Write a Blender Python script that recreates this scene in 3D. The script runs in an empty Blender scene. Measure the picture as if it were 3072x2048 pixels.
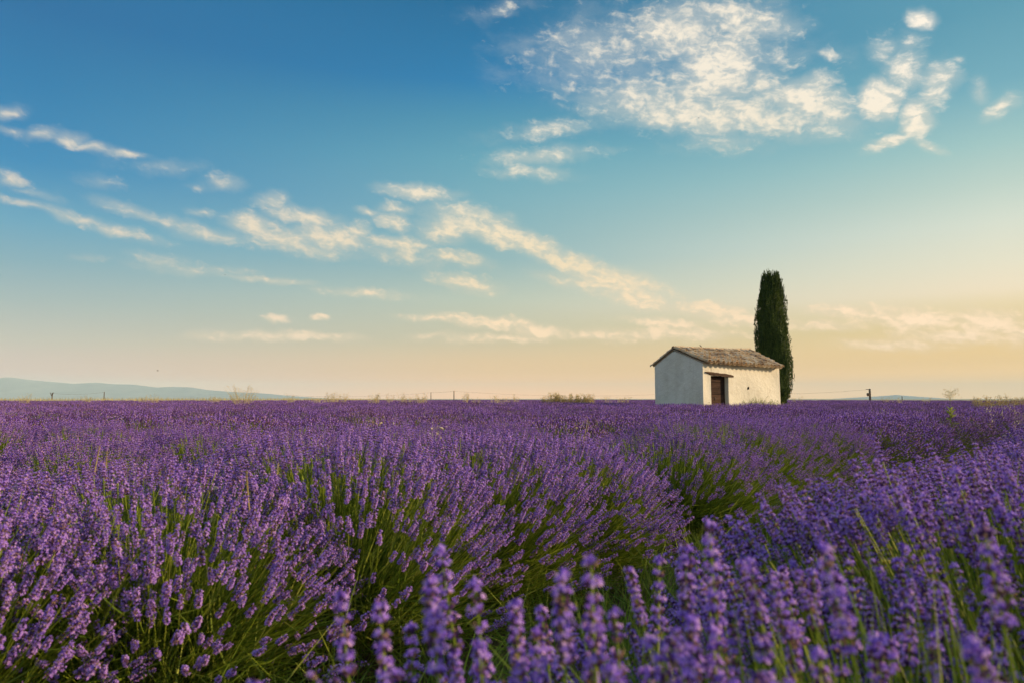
import bpy, math, random
import numpy as np
from mathutils import Vector, Matrix, Euler

random.seed(7)
rng = np.random.default_rng(11)
SC = bpy.context.scene
COL = SC.collection
R = math.radians

# ------------------------------------------------------------------ camera
EYE = 1.1
PITCH = R(4.745)
cam_d = bpy.data.cameras.new('camera')
cam_d.lens = 24.0
cam_d.sensor_width = 36.0
cam_d.clip_start = 0.05
cam_d.clip_end = 40000.0
cam_d.dof.use_dof = True
cam_d.dof.focus_distance = 11.0
cam_d.dof.aperture_fstop = 4.8
cam = bpy.data.objects.new('camera', cam_d)
cam.location = (0, 0, EYE)
cam.rotation_euler = (R(90) + PITCH, 0, 0)
COL.objects.link(cam)
SC.camera = cam

def ray(px, py):
    """direction through a pixel of the 3072x2048 photograph (used only to measure where things stand)"""
    x = (px - 1536) / 2048.0
    z = -(py - 1024) / 2048.0
    c, s = math.cos(PITCH), math.sin(PITCH)
    return Vector((x, c - s * z, s + c * z))

def at(px, py, Y):
    d = ray(px, py)
    return Vector((d.x * Y / d.y, Y, EYE + d.z * Y / d.y))

def lin(h):
    if not isinstance(h, str):
        return (h[0], h[1], h[2], 1.0)
    h = h.lstrip('#')
    o = []
    for i in (0, 2, 4):
        c = int(h[i:i + 2], 16) / 255.0
        o.append(c / 12.92 if c <= 0.04045 else ((c + 0.055) / 1.055) ** 2.4)
    return (o[0], o[1], o[2], 1.0)

# ------------------------------------------------------------------ sun, exposure
SUN_AZ, SUN_EL = R(97), R(18)
sun_dir = Vector((math.sin(SUN_AZ) * math.cos(SUN_EL), math.cos(SUN_AZ) * math.cos(SUN_EL), math.sin(SUN_EL)))
sun_d = bpy.data.lights.new('sun', 'SUN')
sun_d.energy = 3.7
sun_d.angle = R(0.6)
sun_d.color = (1.0, 0.70, 0.40)
sun = bpy.data.objects.new('sun', sun_d)
sun.rotation_euler = sun_dir.to_track_quat('Z', 'Y').to_euler()
COL.objects.link(sun)

vs = SC.view_settings
vs.view_transform = 'Standard'
vs.look = 'None'
vs.exposure = 0.45
vs.gamma = 1.0
vs.use_curve_mapping = False
cy = SC.cycles
cy.max_bounces = 6
cy.diffuse_bounces = 3
cy.glossy_bounces = 2
cy.transmission_bounces = 3
cy.transparent_max_bounces = 6
cy.volume_bounces = 4
cy.sample_clamp_indirect = 4.0
cy.use_denoising = True
try:
    cy.denoiser = 'OPENIMAGEDENOISE'
except Exception:
    pass

# ------------------------------------------------------------------ node helper
class NT:
    def __init__(self, tree):
        self.t = tree
    def n(self, typ, ins=None, **kw):
        nd = self.t.nodes.new(typ)
        for k, v in kw.items():
            setattr(nd, k, v)
        if ins:
            for k, v in ins.items():
                self.put(nd.inputs[k], v)
        return nd
    def put(self, sock, v):
        if isinstance(v, bpy.types.NodeSocket):
            self.t.links.new(v, sock)
        elif isinstance(v, bpy.types.Node):
            self.t.links.new(v.outputs[0], sock)
        else:
            sock.default_value = v
    def m(self, op, a, b=0.0, c=0.0, clamp=False):
        nd = self.n('ShaderNodeMath', {0: a, 1: b, 2: c}, operation=op)
        nd.use_clamp = clamp
        return nd.outputs[0]
    def vm(self, op, a, b=(0, 0, 0), out=0):
        nd = self.n('ShaderNodeVectorMath', {0: a, 1: b}, operation=op)
        return nd.outputs[out]
    def mr(self, v, a, b, c=0.0, d=1.0, smooth=False):
        nd = self.n('ShaderNodeMapRange', {0: v, 1: a, 2: b, 3: c, 4: d})
        if smooth:
            nd.interpolation_type = 'SMOOTHSTEP'
        return nd.outputs[0]
    def mix(self, f, a, b, mode='MIX'):
        nd = self.n('ShaderNodeMix', data_type='RGBA', blend_type=mode)
        self.put(nd.inputs[0], f)
        self.put(nd.inputs[6], a)
        self.put(nd.inputs[7], b)
        return nd.outputs[2]
    def ramp(self, f, stops, interp='LINEAR'):
        nd = self.n('ShaderNodeValToRGB', {0: f})
        cr = nd.color_ramp
        cr.interpolation = interp
        while len(cr.elements) < len(stops):
            cr.elements.new(0.5)
        for e, (p, c) in zip(cr.elements, stops):
            e.position = p
            e.color = c if len(c) == 4 else (*c, 1)
        return nd.outputs[0]
    def noise(self, vec, scale, detail=4.0, rough=0.5, out=0, dist=0.0):
        nd = self.n('ShaderNodeTexNoise', {'Scale': scale, 'Detail': detail, 'Roughness': rough, 'Distortion': dist})
        if vec is not None:
            self.put(nd.inputs['Vector'], vec)
        return nd.outputs[out]

# ------------------------------------------------------------------ sky: low evening sun, broken cloud
world = bpy.data.worlds.new('World')
SC.world = world
world.use_nodes = True
wt = world.node_tree
wt.nodes.clear()
W = NT(wt)
dirv = W.n('ShaderNodeTexCoord').outputs['Generated']
sep = W.n('ShaderNodeSeparateXYZ', {0: dirv})
dx, dy, dz = sep.outputs
az = W.m('DEGREES', W.m('ARCTAN2', dx, dy))
el = W.m('DEGREES', W.m('ARCSINE', dz))

def azel(px, py):
    d = ray(px, py).normalized()
    return math.degrees(math.atan2(d.x, d.y)), math.degrees(math.asin(d.z))

EL_MAX = 90.0
def sky_ramp(px, rows, zen):
    st = []
    for f, h in rows:
        e = azel(px, f * 1200)[1]
        st.append((max(0.0, e) / EL_MAX, lin(h)))
    st.append((0.55, lin(zen[0])))
    st.append((1.0, lin(zen[1])))
    st.sort(key=lambda q: q[0])
    return st
elf = W.m('DIVIDE', W.m('MAXIMUM', el, 0.0), EL_MAX)
# SKYTAB
SKY = {
70: ([(0, (0.0020, 0.1272, 0.3130)), (0.19, (0.0020, 0.1635, 0.3643)), (0.4, (0.0145, 0.2140, 0.4263)), (0.55, (0.1015, 0.3205, 0.4586)), (0.65, (0.1895, 0.3587, 0.4263)), (0.75, (0.3243, 0.4138, 0.4103)), (0.85, (0.4911, 0.4619, 0.3949)), (0.93, (0.6794, 0.4610, 0.4067)), (0.99, (0.7935, 0.5419, 0.4945))], ('1d6b97', '1f6696')),
1450: ([(0, (0.0020, 0.1248, 0.2792)), (0.2, (0.0096, 0.1814, 0.3839)), (0.3, (0.0586, 0.2630, 0.3944)), (0.4, (0.1100, 0.3373, 0.4314)), (0.5, (0.1638, 0.3764, 0.4478)), (0.65, (0.2392, 0.4142, 0.4361)), (0.75, (0.4657, 0.5228, 0.4193)), (0.85, (0.5834, 0.5062, 0.3277)), (0.93, (0.9297, 0.5544, 0.2543)), (0.99, (1.6922, 0.7423, 0.2881))], ('286e98', '226a98')),
3010: ([(0, (0.0850, 0.2882, 0.3899)), (0.2, (0.1452, 0.3665, 0.4482)), (0.35, (0.3199, 0.5181, 0.4995)), (0.45, (0.4660, 0.5935, 0.5235)), (0.55, (0.6466, 0.6883, 0.5725)), (0.65, (0.7696, 0.7170, 0.5406)), (0.72, (0.8735, 0.7243, 0.5040)), (0.8, (0.7906, 0.5879, 0.2470)), (0.9, (0.9947, 0.6215, 0.2277)), (0.99, (1.7000, 0.9400, 0.3200))], ('4c8ba8', '2f7099')),
}
# ENDTAB
rampL, rampC, rampR = [W.ramp(elf, sky_ramp(px, *SKY[px])) for px in (70, 1450, 3010)]
hl = W.m('SQRT', W.m('ADD', W.m('MULTIPLY', dx, dx), W.m('ADD', W.m('MULTIPLY', dy, dy), 1e-6)))
dot = W.m('DIVIDE', W.m('ADD', W.m('MULTIPLY', dx, math.sin(SUN_AZ)), W.m('MULTIPLY', dy, math.cos(SUN_AZ))), hl)
def sdot(px):
    a = R(azel(px, 900)[0])
    return math.cos(a - SUN_AZ)
f1 = W.mr(dot, sdot(70), sdot(1450))
f2 = W.mr(dot, sdot(1450), sdot(3010))
grad = W.mix(f2, W.mix(f1, rampL, rampC), rampR)
nish = W.n('ShaderNodeTexSky', sky_type='NISHITA', sun_disc=False, sun_elevation=SUN_EL, sun_rotation=SUN_AZ, air_density=1.2, dust_density=2.0)
nish_c = W.mix(1.0, nish.outputs[0], (0.055, 0.055, 0.055, 1), 'MULTIPLY')
skyc = W.mix(0.12, grad, nish_c)

# clouds, as a function of direction. ellipses: x, y, rx, ry (pixels of the 2352 wide view), tilt in degrees (clockwise), strength
CL = [
 (1650,150,115,105,0,.72),(1560,70,200,65,-8,.56),(1700,45,120,42,10,.66),(1420,110,200,60,-12,.34),(1480,225,190,60,5,.44),
 (1660,262,300,42,4,.74),(1850,235,125,45,8,.74),(1560,270,170,36,8,.6),(1740,195,70,40,0,.42),(1880,190,45,28,0,.6),(1900,128,26,10,0,.6),(1770,130,100,30,5,.25),
 (1600,200,90,70,0,.55),(1290,85,75,35,-30,.25),
 (2115,46,34,22,10,.85),(2090,95,30,26,0,.25),(2030,112,32,30,-30,.35),(2018,232,52,46,0,.95),(2080,160,44,44,20,.62),(2160,175,44,34,-20,.6),(2145,215,30,48,10,.5),
 (2103,272,38,46,0,.95),(2042,325,50,14,-22,.75),(2130,335,36,10,20,.55),(2300,248,44,16,-28,.62),(2252,215,16,24,-20,.3),(2202,137,12,6,10,.3),
 (1270,298,95,16,-8,.42),(1235,360,95,15,-4,.45),(1215,400,80,12,4,.45),(1650,325,80,16,0,.25),(1290,350,90,6,-3,.25),(1150,20,50,12,-10,.2),
 (575,512,62,26,14,.7),(640,545,70,30,16,.62),(700,500,90,20,12,.55),(630,465,30,18,0,.42),(760,545,90,34,4,.62),(820,535,34,24,-20,.6),(690,570,120,14,8,.5),
 (848,487,24,8,4,.55),(960,443,82,18,6,.55),(905,480,34,10,5,.5),(900,510,38,18,20,.55),(1020,530,54,32,0,.62),(1080,495,90,24,12,.6),(1130,535,130,28,16,.72),
 (1210,560,90,24,14,.7),(920,562,75,15,8,.65),(1040,592,70,13,10,.62),(940,590,110,16,8,.35),(1300,600,130,24,18,.72),(1400,650,120,28,18,.72),(1470,690,70,24,14,.7),(1340,655,90,12,12,.5),
 (1440,640,110,16,16,.6),(1065,648,70,16,10,.6),(845,675,80,8,4,.4),
 (12,262,34,12,-10,.62),(30,305,36,8,10,.5),(95,310,30,14,-10,.55),(160,322,30,14,0,.72),(205,338,44,8,8,.62),(285,355,38,9,6,.72),(370,385,48,9,4,.28),(245,420,30,7,8,.2),
 (510,420,34,13,4,.45),(455,428,24,6,0,.3),(28,418,38,12,14,.6),(65,440,40,9,14,.4),(80,475,120,8,13,.45),(190,505,70,8,14,.45),(285,535,80,11,13,.6),
 (320,490,66,12,18,.62),(400,515,70,11,17,.5),(480,540,70,12,10,.42),(470,490,26,7,0,.35),
 (365,605,46,12,8,.42),(420,620,80,8,6,.3),(600,640,80,6,4,.5),(540,625,60,6,4,.25),(210,592,26,4,0,.2),
 (640,732,30,7,0,.4),(735,730,22,6,0,.45),(700,770,120,9,2,.42),(600,770,140,10,0,.25),(1010,728,90,7,2,.42),(1130,740,130,11,6,.5),(1240,760,80,12,4,.55),(1150,775,150,10,0,.3),
 (1350,770,110,9,0,.3),(1530,745,90,10,4,.55),(1640,715,90,16,6,.55),(1560,765,160,12,0,.4),(1700,735,70,14,0,.5),(1450,770,120,12,0,.3),
 (1940,718,90,12,4,.42),(2100,735,170,22,3,.48),(2270,740,130,24,-3,.5),(2200,770,200,16,0,.42),(1900,750,120,12,0,.3),(2050,790,150,12,0,.25),(2340,765,60,24,0,.45),
 (1620,712,44,9,0,.5),(990,770,40,6,0,.25),
]
qv = W.n('ShaderNodeCombineXYZ', {0: az, 1: el, 2: 0.0}).outputs[0]
warp = W.noise(qv, 0.55, 3.0, 0.5, out=1)
wv = W.vm('SCALE', W.vm('SUBTRACT', warp, (0.5, 0.5, 0.5)))
wv.node.inputs['Scale'].default_value = 1.0
qw = W.vm('ADD', qv, wv)
M = None
K = 3072 / 2352.0
for (cx, cyy, rx, ry, tilt, s) in CL:
    if cx < 480:
        s *= 0.80
    if ry <= 16 and cyy < 695:
        s, ry, rx = s * .86, ry * 1.25, rx * 1.1
    if cyy > 695:
        s += 0.24
        ry *= 1.25
    c0 = azel(cx * K, cyy * K)
    t = R(tilt)
    ex = azel((cx + rx * math.cos(t)) * K, (cyy + rx * math.sin(t)) * K)
    ey = azel((cx - ry * math.sin(t)) * K, (cyy + ry * math.cos(t)) * K)
    ux, uy = ex[0] - c0[0], ex[1] - c0[1]
    ra = math.hypot(ux, uy)
    rb = math.hypot(ey[0] - c0[0], ey[1] - c0[1])
    # (the tiny term only makes the nodes evaluate one after another)
    qc = qw if M is None else W.n('ShaderNodeVectorMath', {0: M, 1: (1e-7, 1e-7, 1e-7), 2: qw}, operation='MULTIPLY_ADD').outputs[0]
    mp = W.n('ShaderNodeMapping', {0: qc, 1: (c0[0], c0[1], 0), 2: (0, 0, math.atan2(uy, ux)), 3: (ra * 1.25, rb * 1.25, 1)}, vector_type='TEXTURE')
    ln = W.vm('LENGTH', mp.outputs[0], out=1)
    v = W.m('MULTIPLY_ADD', ln, -s * 1.12, s * 1.12)
    M = v if M is None else W.m('SMOOTH_MAX', M, v, 0.12)
M = W.m('MAXIMUM', M, -1.0)
qr = W.n('ShaderNodeVectorRotate', {0: qw, 3: R(8)}, rotation_type='Z_AXIS').outputs[0]
qs = W.vm('MULTIPLY', qr, (0.82, 1.6, 1.0))
n1 = W.noise(qs, 0.62, 9.0, 0.60)
qo = W.vm('ADD', qs, (0.34, 0.30, 0.0))
n2 = W.noise(qo, 0.62, 6.0, 0.57)
nv = W.noise(qs, 0.30, 6.0, 0.62)
Mb = W.m('ADD', M, 0.03)
nf = W.noise(qs, 1.7, 6.0, 0.60)
dens = W.m('ADD', Mb, W.m('ADD', W.m('MULTIPLY', W.m('SUBTRACT', n1, 0.52), 1.6), W.m('MULTIPLY', W.m('SUBTRACT', nf, 0.52), 0.75)))
veil = W.mr(W.m('ADD', Mb, W.m('MULTIPLY', W.m('SUBTRACT', nv, 0.5), 0.9)), -0.16, 0.62, 0.0, 0.68, True)
alpha = W.mr(dens, 0.0, 0.80, 0.0, 0.92, True)
relief = W.mr(W.m('ADD', W.m('MULTIPLY', W.m('SUBTRACT', n1, n2), 2.6), W.m('MULTIPLY', dens, 0.5)), -0.20, 0.45, 0.0, 1.0, True)
lit = W.ramp(W.m('DIVIDE', W.m('MAXIMUM', el, 0.0), 30.0), [(0.0, lin('ffdcae')), (0.2, lin('ffdfb8')), (0.38, lin('efd9b4')), (0.6, lin('eddfc6')), (0.85, lin('f2e6d2'))])
lit = W.mix(W.mr(dot, sdot(70), sdot(1450)), W.mix(0.62, lit, lin('cfc6be')), lit)
lit = W.mix(1.0, lit, (0.92, 0.92, 0.92, 1), 'MULTIPLY')
lit = W.mix(W.mr(dot, sdot(2300), sdot(2800), 0.0, 0.75), lit, W.mix(1.0, lit, (1.12, 1.12, 1.16, 1), 'MULTIPLY'))
shd = W.mix(0.62, skyc, W.ramp(W.m('DIVIDE', W.m('MAXIMUM', el, 0.0), 30.0), [(0.0, lin('d8bf9c')), (0.3, lin('c9c0a8')), (0.6, lin('b9bbb0')), (0.9, lin('a9b4b6'))]))
cc = W.mix(relief, W.mix(0.35, shd, lit), lit)
final = W.mix(alpha, W.mix(veil, skyc, W.mix(0.28, shd, lit)), cc)
# extra cloud added over the unseen rest of the sky to raise fill light
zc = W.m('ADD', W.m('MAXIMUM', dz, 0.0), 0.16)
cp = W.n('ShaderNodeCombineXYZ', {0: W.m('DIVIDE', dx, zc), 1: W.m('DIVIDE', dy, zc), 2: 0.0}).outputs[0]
fill_cloud = W.mr(W.noise(cp, 1.5, 7.0, 0.58), 0.45, 0.63, 0.0, 0.9, True)
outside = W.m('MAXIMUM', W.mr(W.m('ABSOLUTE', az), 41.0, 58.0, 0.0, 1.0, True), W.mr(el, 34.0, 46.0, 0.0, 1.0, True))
fill_cloud = W.m('MULTIPLY', fill_cloud, W.m('MULTIPLY', outside, W.mr(el, 1.0, 9.0, 0.0, 1.0, True)))
final = W.mix(fill_cloud, final, W.mix(0.35, lit, lin('d5dade')))
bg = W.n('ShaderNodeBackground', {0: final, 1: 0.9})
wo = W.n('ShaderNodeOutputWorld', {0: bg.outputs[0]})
world.cycles.sampling_method = 'MANUAL'
world.cycles.sample_map_resolution = 512

# ------------------------------------------------------------------ mesh + material helpers
def material(name, build, rough=0.8):
    mt = bpy.data.materials.new(name)
    mt.use_nodes = True
    mt.node_tree.nodes.clear()
    t = NT(mt.node_tree)
    out = t.n('ShaderNodeOutputMaterial')
    sh = build(t)
    t.t.links.new(sh, out.inputs[0])
    return mt

def bsdf(t, col, rough=0.8, spec=0.3, normal=None):
    b = t.n('ShaderNodeBsdfPrincipled', {'Base Color': col, 'Roughness': rough, 'Specular IOR Level': spec})
    if normal is not None:
        t.put(b.inputs['Normal'], normal)
    return b.outputs[0]

def leafy(t, col, trans=0.3, rough=0.7, spec=0.2):
    b = bsdf(t, col, rough, spec)
    tr = t.n('ShaderNodeBsdfTranslucent', {0: col})
    mx = t.n('ShaderNodeMixShader', {0: trans, 1: b, 2: tr.outputs[0]})
    return mx.outputs[0]

def rand_of(t):
    """a number that differs per copy and per loose piece of a mesh"""
    a = t.n('ShaderNodeObjectInfo').outputs['Random']
    b = t.n('ShaderNodeNewGeometry').outputs['Random Per Island']
    return t.m('FRACT', t.m('ADD', a, b)), a, b

def mat_rand(name, stops, trans, rough=0.75, spec=0.2):
    def build(t):
        r, a, b = rand_of(t)
        return leafy(t, t.ramp(r, stops), trans, rough, spec)
    return material(name, build)

M_PETAL = mat_rand('lavender_petal', [(0.0, (0.20, 0.09, 0.54)), (0.35, (0.36, 0.19, 0.86)), (0.66, (0.53, 0.33, 0.95)), (0.86, (0.68, 0.44, 0.94)), (1.0, (0.80, 0.50, 0.80))], 0.35)
M_CALYX = mat_rand('lavender_calyx', [(0.0, (0.07, 0.028, 0.12)), (0.6, (0.135, 0.055, 0.19)), (1.0, (0.22, 0.105, 0.23))], 0.2)
M_DRY = mat_rand('lavender_withered_floret', [(0.0, (0.25, 0.14, 0.10)), (0.6, (0.44, 0.27, 0.17)), (1.0, (0.58, 0.40, 0.25))], 0.2)
M_STEM = mat_rand('lavender_stem', [(0.0, (0.17, 0.26, 0.020)), (0.5, (0.31, 0.41, 0.040)), (1.0, (0.48, 0.53, 0.11))], 0.25, 0.6)
M_LEAF = mat_rand('lavender_leaf', [(0.0, (0.07, 0.13, 0.014)), (0.6, (0.15, 0.235, 0.026)), (1.0, (0.23, 0.30, 0.06))], 0.25, 0.6)
LAV = [M_PETAL, M_CALYX, M_DRY, M_STEM, M_LEAF]
M_STRAW = mat_rand('dry_straw', [(0.0, (0.50, 0.40, 0.16)), (0.6, (0.66, 0.55, 0.25)), (1.0, (0.74, 0.66, 0.40))], 0.45)
M_OAT = mat_rand('bleached_oat', [(0.0, (0.60, 0.50, 0.30)), (1.0, (0.80, 0.74, 0.55))], 0.4)
M_WEED = mat_rand('green_weed', [(0.0, (0.16, 0.22, 0.03)), (0.6, (0.26, 0.32, 0.06)), (1.0, (0.36, 0.38, 0.10))], 0.4)
M_YELLOW = mat_rand('yellow_petal', [(0.0, (0.62, 0.48, 0.05)), (1.0, (0.75, 0.66, 0.16))], 0.3)

class MB:
    """collects triangles / quads with a material index"""
    def __init__(self):
        self.v, self.f, self.m = [], [], []
    def add(self, vs_, fs_, mi=0):
        o = len(self.v)
        self.v += [tuple(p) for p in vs_]
        self.f += [tuple(i + o for i in f) for f in fs_]
        self.m += [mi] * len(fs_)
    def box(self, x0, x1, y0, y1, z0, z1, mi=0):
        self.add([(x0,y0,z0),(x1,y0,z0),(x1,y1,z0),(x0,y1,z0),(x0,y0,z1),(x1,y0,z1),(x1,y1,z1),(x0,y1,z1)],
                 [(0,3,2,1),(4,5,6,7),(0,1,5,4),(1,2,6,5),(2,3,7,6),(3,0,4,7)], mi)
    def tube(self, pts, rad, n=4, mi=0, cap=True):
        pts = [Vector(p) for p in pts]
        rads = rad if isinstance(rad, (list, tuple)) else [rad] * len(pts)
        vs_, fs_ = [], []
        for i, p in enumerate(pts):
            d = (pts[min(i + 1, len(pts) - 1)] - pts[max(i - 1, 0)]).normalized()
            a = d.orthogonal().normalized() if abs(d.z) < 0.9 else Vector((1, 0, 0))
            a = (a - d * a.dot(d)).normalized()
            b = d.cross(a)
            for k in range(n):
                w = 2 * math.pi * k / n
                vs_.append(p + (a * math.cos(w) + b * math.sin(w)) * rads[i])
        for i in range(len(pts) - 1):
            for k in range(n):
                k2 = (k + 1) % n
                fs_.append((i * n + k, i * n + k2, (i + 1) * n + k2, (i + 1) * n + k))
        if cap:
            fs_.append(tuple(range(n - 1, -1, -1)))
            fs_.append(tuple((len(pts) - 1) * n + k for k in range(n)))
        self.add(vs_, fs_, mi)
    def octa(self, c, d, ln, r, mi=0, n=4):
        """a small spindle from c along d"""
        c, d = Vector(c), Vector(d).normalized()
        a = d.orthogonal().normalized()
        b = d.cross(a)
        mid = c + d * ln * 0.5
        vs_ = [c, c + d * ln]
        for k in range(n):
            w = 2 * math.pi * k / n
            vs_.append(mid + (a * math.cos(w) + b * math.sin(w)) * r)
        fs_ = []
        for k in range(n):
            k2 = (k + 1) % n
            fs_ += [(0, 2 + k2, 2 + k), (1, 2 + k, 2 + k2)]
        self.add(vs_, fs_, mi)
    def blade(self, p0, p1, w, mi=0, bend=None, side=None):
        """a thin tapering leaf: two quads and a tip, slightly folded"""
        p0, p1 = Vector(p0), Vector(p1)
        d = p1 - p0
        s = side if side is not None else d.cross(Vector((random.uniform(-1, 1), random.uniform(-1, 1), random.uniform(-1, 1))))
        if s.length < 1e-6:
            s = d.orthogonal()
        s = s.normalized() * w * 0.5
        b = bend if bend is not None else Vector((0, 0, 0))
        m_ = p0 + d * 0.5 + b
        self.add([p0 - s * 0.7, p0 + s * 0.7, m_ + s, m_ - s, p1], [(0, 1, 2, 3), (3, 2, 4)], mi)
    def mesh(self, name, mats, smooth=False):
        me = bpy.data.meshes.new(name)
        me.from_pydata(self.v, [], self.f)
        for q in mats:
            me.materials.append(q)
        me.polygons.foreach_set('material_index', self.m)
        if smooth:
            me.polygons.foreach_set('use_smooth', [True] * len(self.f))
        me.update()
        return me
    def arrays(self):
        T, mm = [], []
        for f, q in zip(self.f, self.m):
            for k in range(1, len(f) - 1):
                T.append((f[0], f[k], f[k + 1]))
                mm.append(q)
        return np.array(self.v, float), np.array(T, int), np.array(mm, int)

def np_mesh(name, V, T, mm, mats, smooth=False):
    me = bpy.data.meshes.new(name)
    me.vertices.add(len(V))
    me.vertices.foreach_set('co', V.astype(np.float32).ravel())
    me.loops.add(len(T) * 3)
    me.loops.foreach_set('vertex_index', T.astype(np.int32).ravel())
    me.polygons.add(len(T))
    me.polygons.foreach_set('loop_start', np.arange(0, len(T) * 3, 3, dtype=np.int32))
    me.polygons.foreach_set('material_index', mm.astype(np.int32))
    if smooth:
        me.polygons.foreach_set('use_smooth', np.ones(len(T), bool))
    for q in mats:
        me.materials.append(q)
    me.update(calc_edges=True)
    me.validate()
    return me

def link(name, me, parent=None, loc=None):
    o = bpy.data.objects.new(name, me)
    COL.objects.link(o)
    if parent is not None:
        o.parent = parent
    if loc is not None:
        o.location = loc
    return o

def tag(o, label=None, cat=None, group=None, kind=None):
    if label: o['label'] = label
    if cat: o['category'] = cat
    if group: o['group'] = group
    if kind: o['kind'] = kind
    return o

def empty(name, loc, rotz=0.0):
    o = bpy.data.objects.new(name, None)
    o.empty_display_size = 0.2
    o.location = loc
    o.rotation_euler = (0, 0, rotz)
    COL.objects.link(o)
    return o

# ------------------------------------------------------------------ ground
def ground_z(d):
    """the plateau is flat under the field and falls away gently behind it"""
    t = min(max((d - 150.0) / 250.0, 0.0), 1.0)
    return -5.0 * t * t * (3 - 2 * t)

def mat_ground():
    def build(t):
        g = t.n('ShaderNodeTexCoord').outputs['Object']
        n = t.noise(g, 1.3, 6.0, 0.6)
        n2_ = t.noise(g, 14.0, 4.0, 0.6)
        c = t.ramp(n, [(0.3, (0.10, 0.075, 0.045)), (0.55, (0.15, 0.115, 0.07)), (0.75, (0.20, 0.17, 0.10))])
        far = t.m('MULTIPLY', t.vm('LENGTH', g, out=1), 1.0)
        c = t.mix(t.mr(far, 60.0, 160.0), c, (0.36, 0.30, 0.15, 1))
        bp = t.n('ShaderNodeBump', {'Strength': 0.6, 'Distance': 0.05, 'Height': n2_})
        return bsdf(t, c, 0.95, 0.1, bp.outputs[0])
    return material('dry_soil', build)

def build_ground():
    rs = [0, 3, 8, 20, 50, 100, 150, 180, 220, 260, 300, 340, 400, 700, 1500, 4000, 8000, 12000]
    n = 72
    v, f = [(0, 0, 0)], []
    for r in rs[1:]:
        for k in range(n):
            w = 2 * math.pi * k / n
            v.append((r * math.cos(w), r * math.sin(w), ground_z(r)))
    for k in range(n):
        f.append((0, 1 + k, 1 + (k + 1) % n))
    for i in range(len(rs) - 2):
        for k in range(n):
            k2 = (k + 1) % n
            a, b = 1 + i * n, 1 + (i + 1) * n
            f.append((a + k, b + k, b + k2, a + k2))
    me = bpy.data.meshes.new('ground')
    me.from_pydata(v, [], f)
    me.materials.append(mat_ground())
    me.update()
    tag(link('ground', me), kind='structure')
build_ground()

# ------------------------------------------------------------------ far hills
def build_hills():
    def build(t):
        g = t.n('ShaderNodeTexCoord').outputs['Object']
        n = t.noise(g, 0.004, 6.0, 0.6)
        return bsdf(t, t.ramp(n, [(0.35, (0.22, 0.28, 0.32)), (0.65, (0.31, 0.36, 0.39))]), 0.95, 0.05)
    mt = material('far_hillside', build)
    left = [(-500, 1131), (-300, 1133), (-120, 1141), (0, 1133), (28, 1130), (85, 1138), (143, 1143), (224, 1150), (282, 1146), (340, 1151), (401, 1152), (470, 1161), (503, 1159), (571, 1160), (629, 1169), (680, 1173), (800, 1179), (870, 1186), (960, 1192), (1010, 1196)]
    right = [(2480, 1196), (2560, 1191), (2620, 1188), (2690, 1183), (2740, 1187), (2800, 1191), (2860, 1196)]
    for prof, Y in ((left, 9000.0), (right, 9600.0)):
        xs = [p[0] for p in prof]
        ys = [p[1] for p in prof]
        v, f = [], []
        cols = 90
        cross = [(-1500, 0.0), (-900, .35), (-450, .72), (-150, .94), (0, 1.0), (300, .9), (900, .55), (1700, 0.0)]
        for i in range(cols + 1):
            px = xs[0] + (xs[-1] - xs[0]) * i / cols
            py = float(np.interp(px, xs, ys))
            top = at(px, py, Y)
            h = max(0.0, top.z + 6.0)
            for j, (dyy, k) in enumerate(cross):
                jit = 1.0 + (0.05 * math.sin(i * 1.7 + j * 2.1) if 0 < k < 1 else 0)
                v.append((top.x * (Y + dyy) / Y, Y + dyy, -6.0 + h * k * jit))
        m_ = len(cross)
        for i in range(cols):
            for j in range(m_ - 1):
                f.append((i * m_ + j, (i + 1) * m_ + j, (i + 1) * m_ + j + 1, i * m_ + j + 1))
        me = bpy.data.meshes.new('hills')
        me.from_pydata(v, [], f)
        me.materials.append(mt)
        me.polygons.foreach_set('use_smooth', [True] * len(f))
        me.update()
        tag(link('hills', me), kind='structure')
build_hills()

# ------------------------------------------------------------------ haze
def build_haze():
    mt = bpy.data.materials.new('haze_air')
    mt.use_nodes = True
    mt.node_tree.nodes.clear()
    t = NT(mt.node_tree)
    out = t.n('ShaderNodeOutputMaterial')
    pv = t.n('ShaderNodeVolumePrincipled', {'Color': (0.66, 0.88, 1.0, 1), 'Density': 0.00009, 'Anisotropy': -0.2})
    t.t.links.new(pv.outputs[0], out.inputs['Volume'])
    b = MB()
    b.box(-14000, 14000, -14000, 14000, -8.0, 300.0)
    o = link('haze', b.mesh('haze', [mt]))
    tag(o, kind='stuff')
build_haze()

# ------------------------------------------------------------------ hut
HA = Vector((8.94, 32.0, 0.0))          # corner nearest the camera
HU = Vector((0.834, 0.552, 0.0))        # along the sunlit front wall
HW = Vector((-0.552, 0.834, 0.0))       # along the shaded gable wall
HL, HD = 5.8, 3.1
RID = 0.575                             # ridge position across the depth
E_FRONT = (2.74, 2.64)                  # wall height at the front: left end, right end
E_BACK = (2.74, 2.66)
RZ = (3.50, 3.60)
hut = empty('stone_hut', HA, math.atan2(HU.y, HU.x))   # local x along the front, local y into the depth
tag(hut, 'small plastered stone hut with tiled gable roof standing in the lavender field', 'hut')

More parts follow.
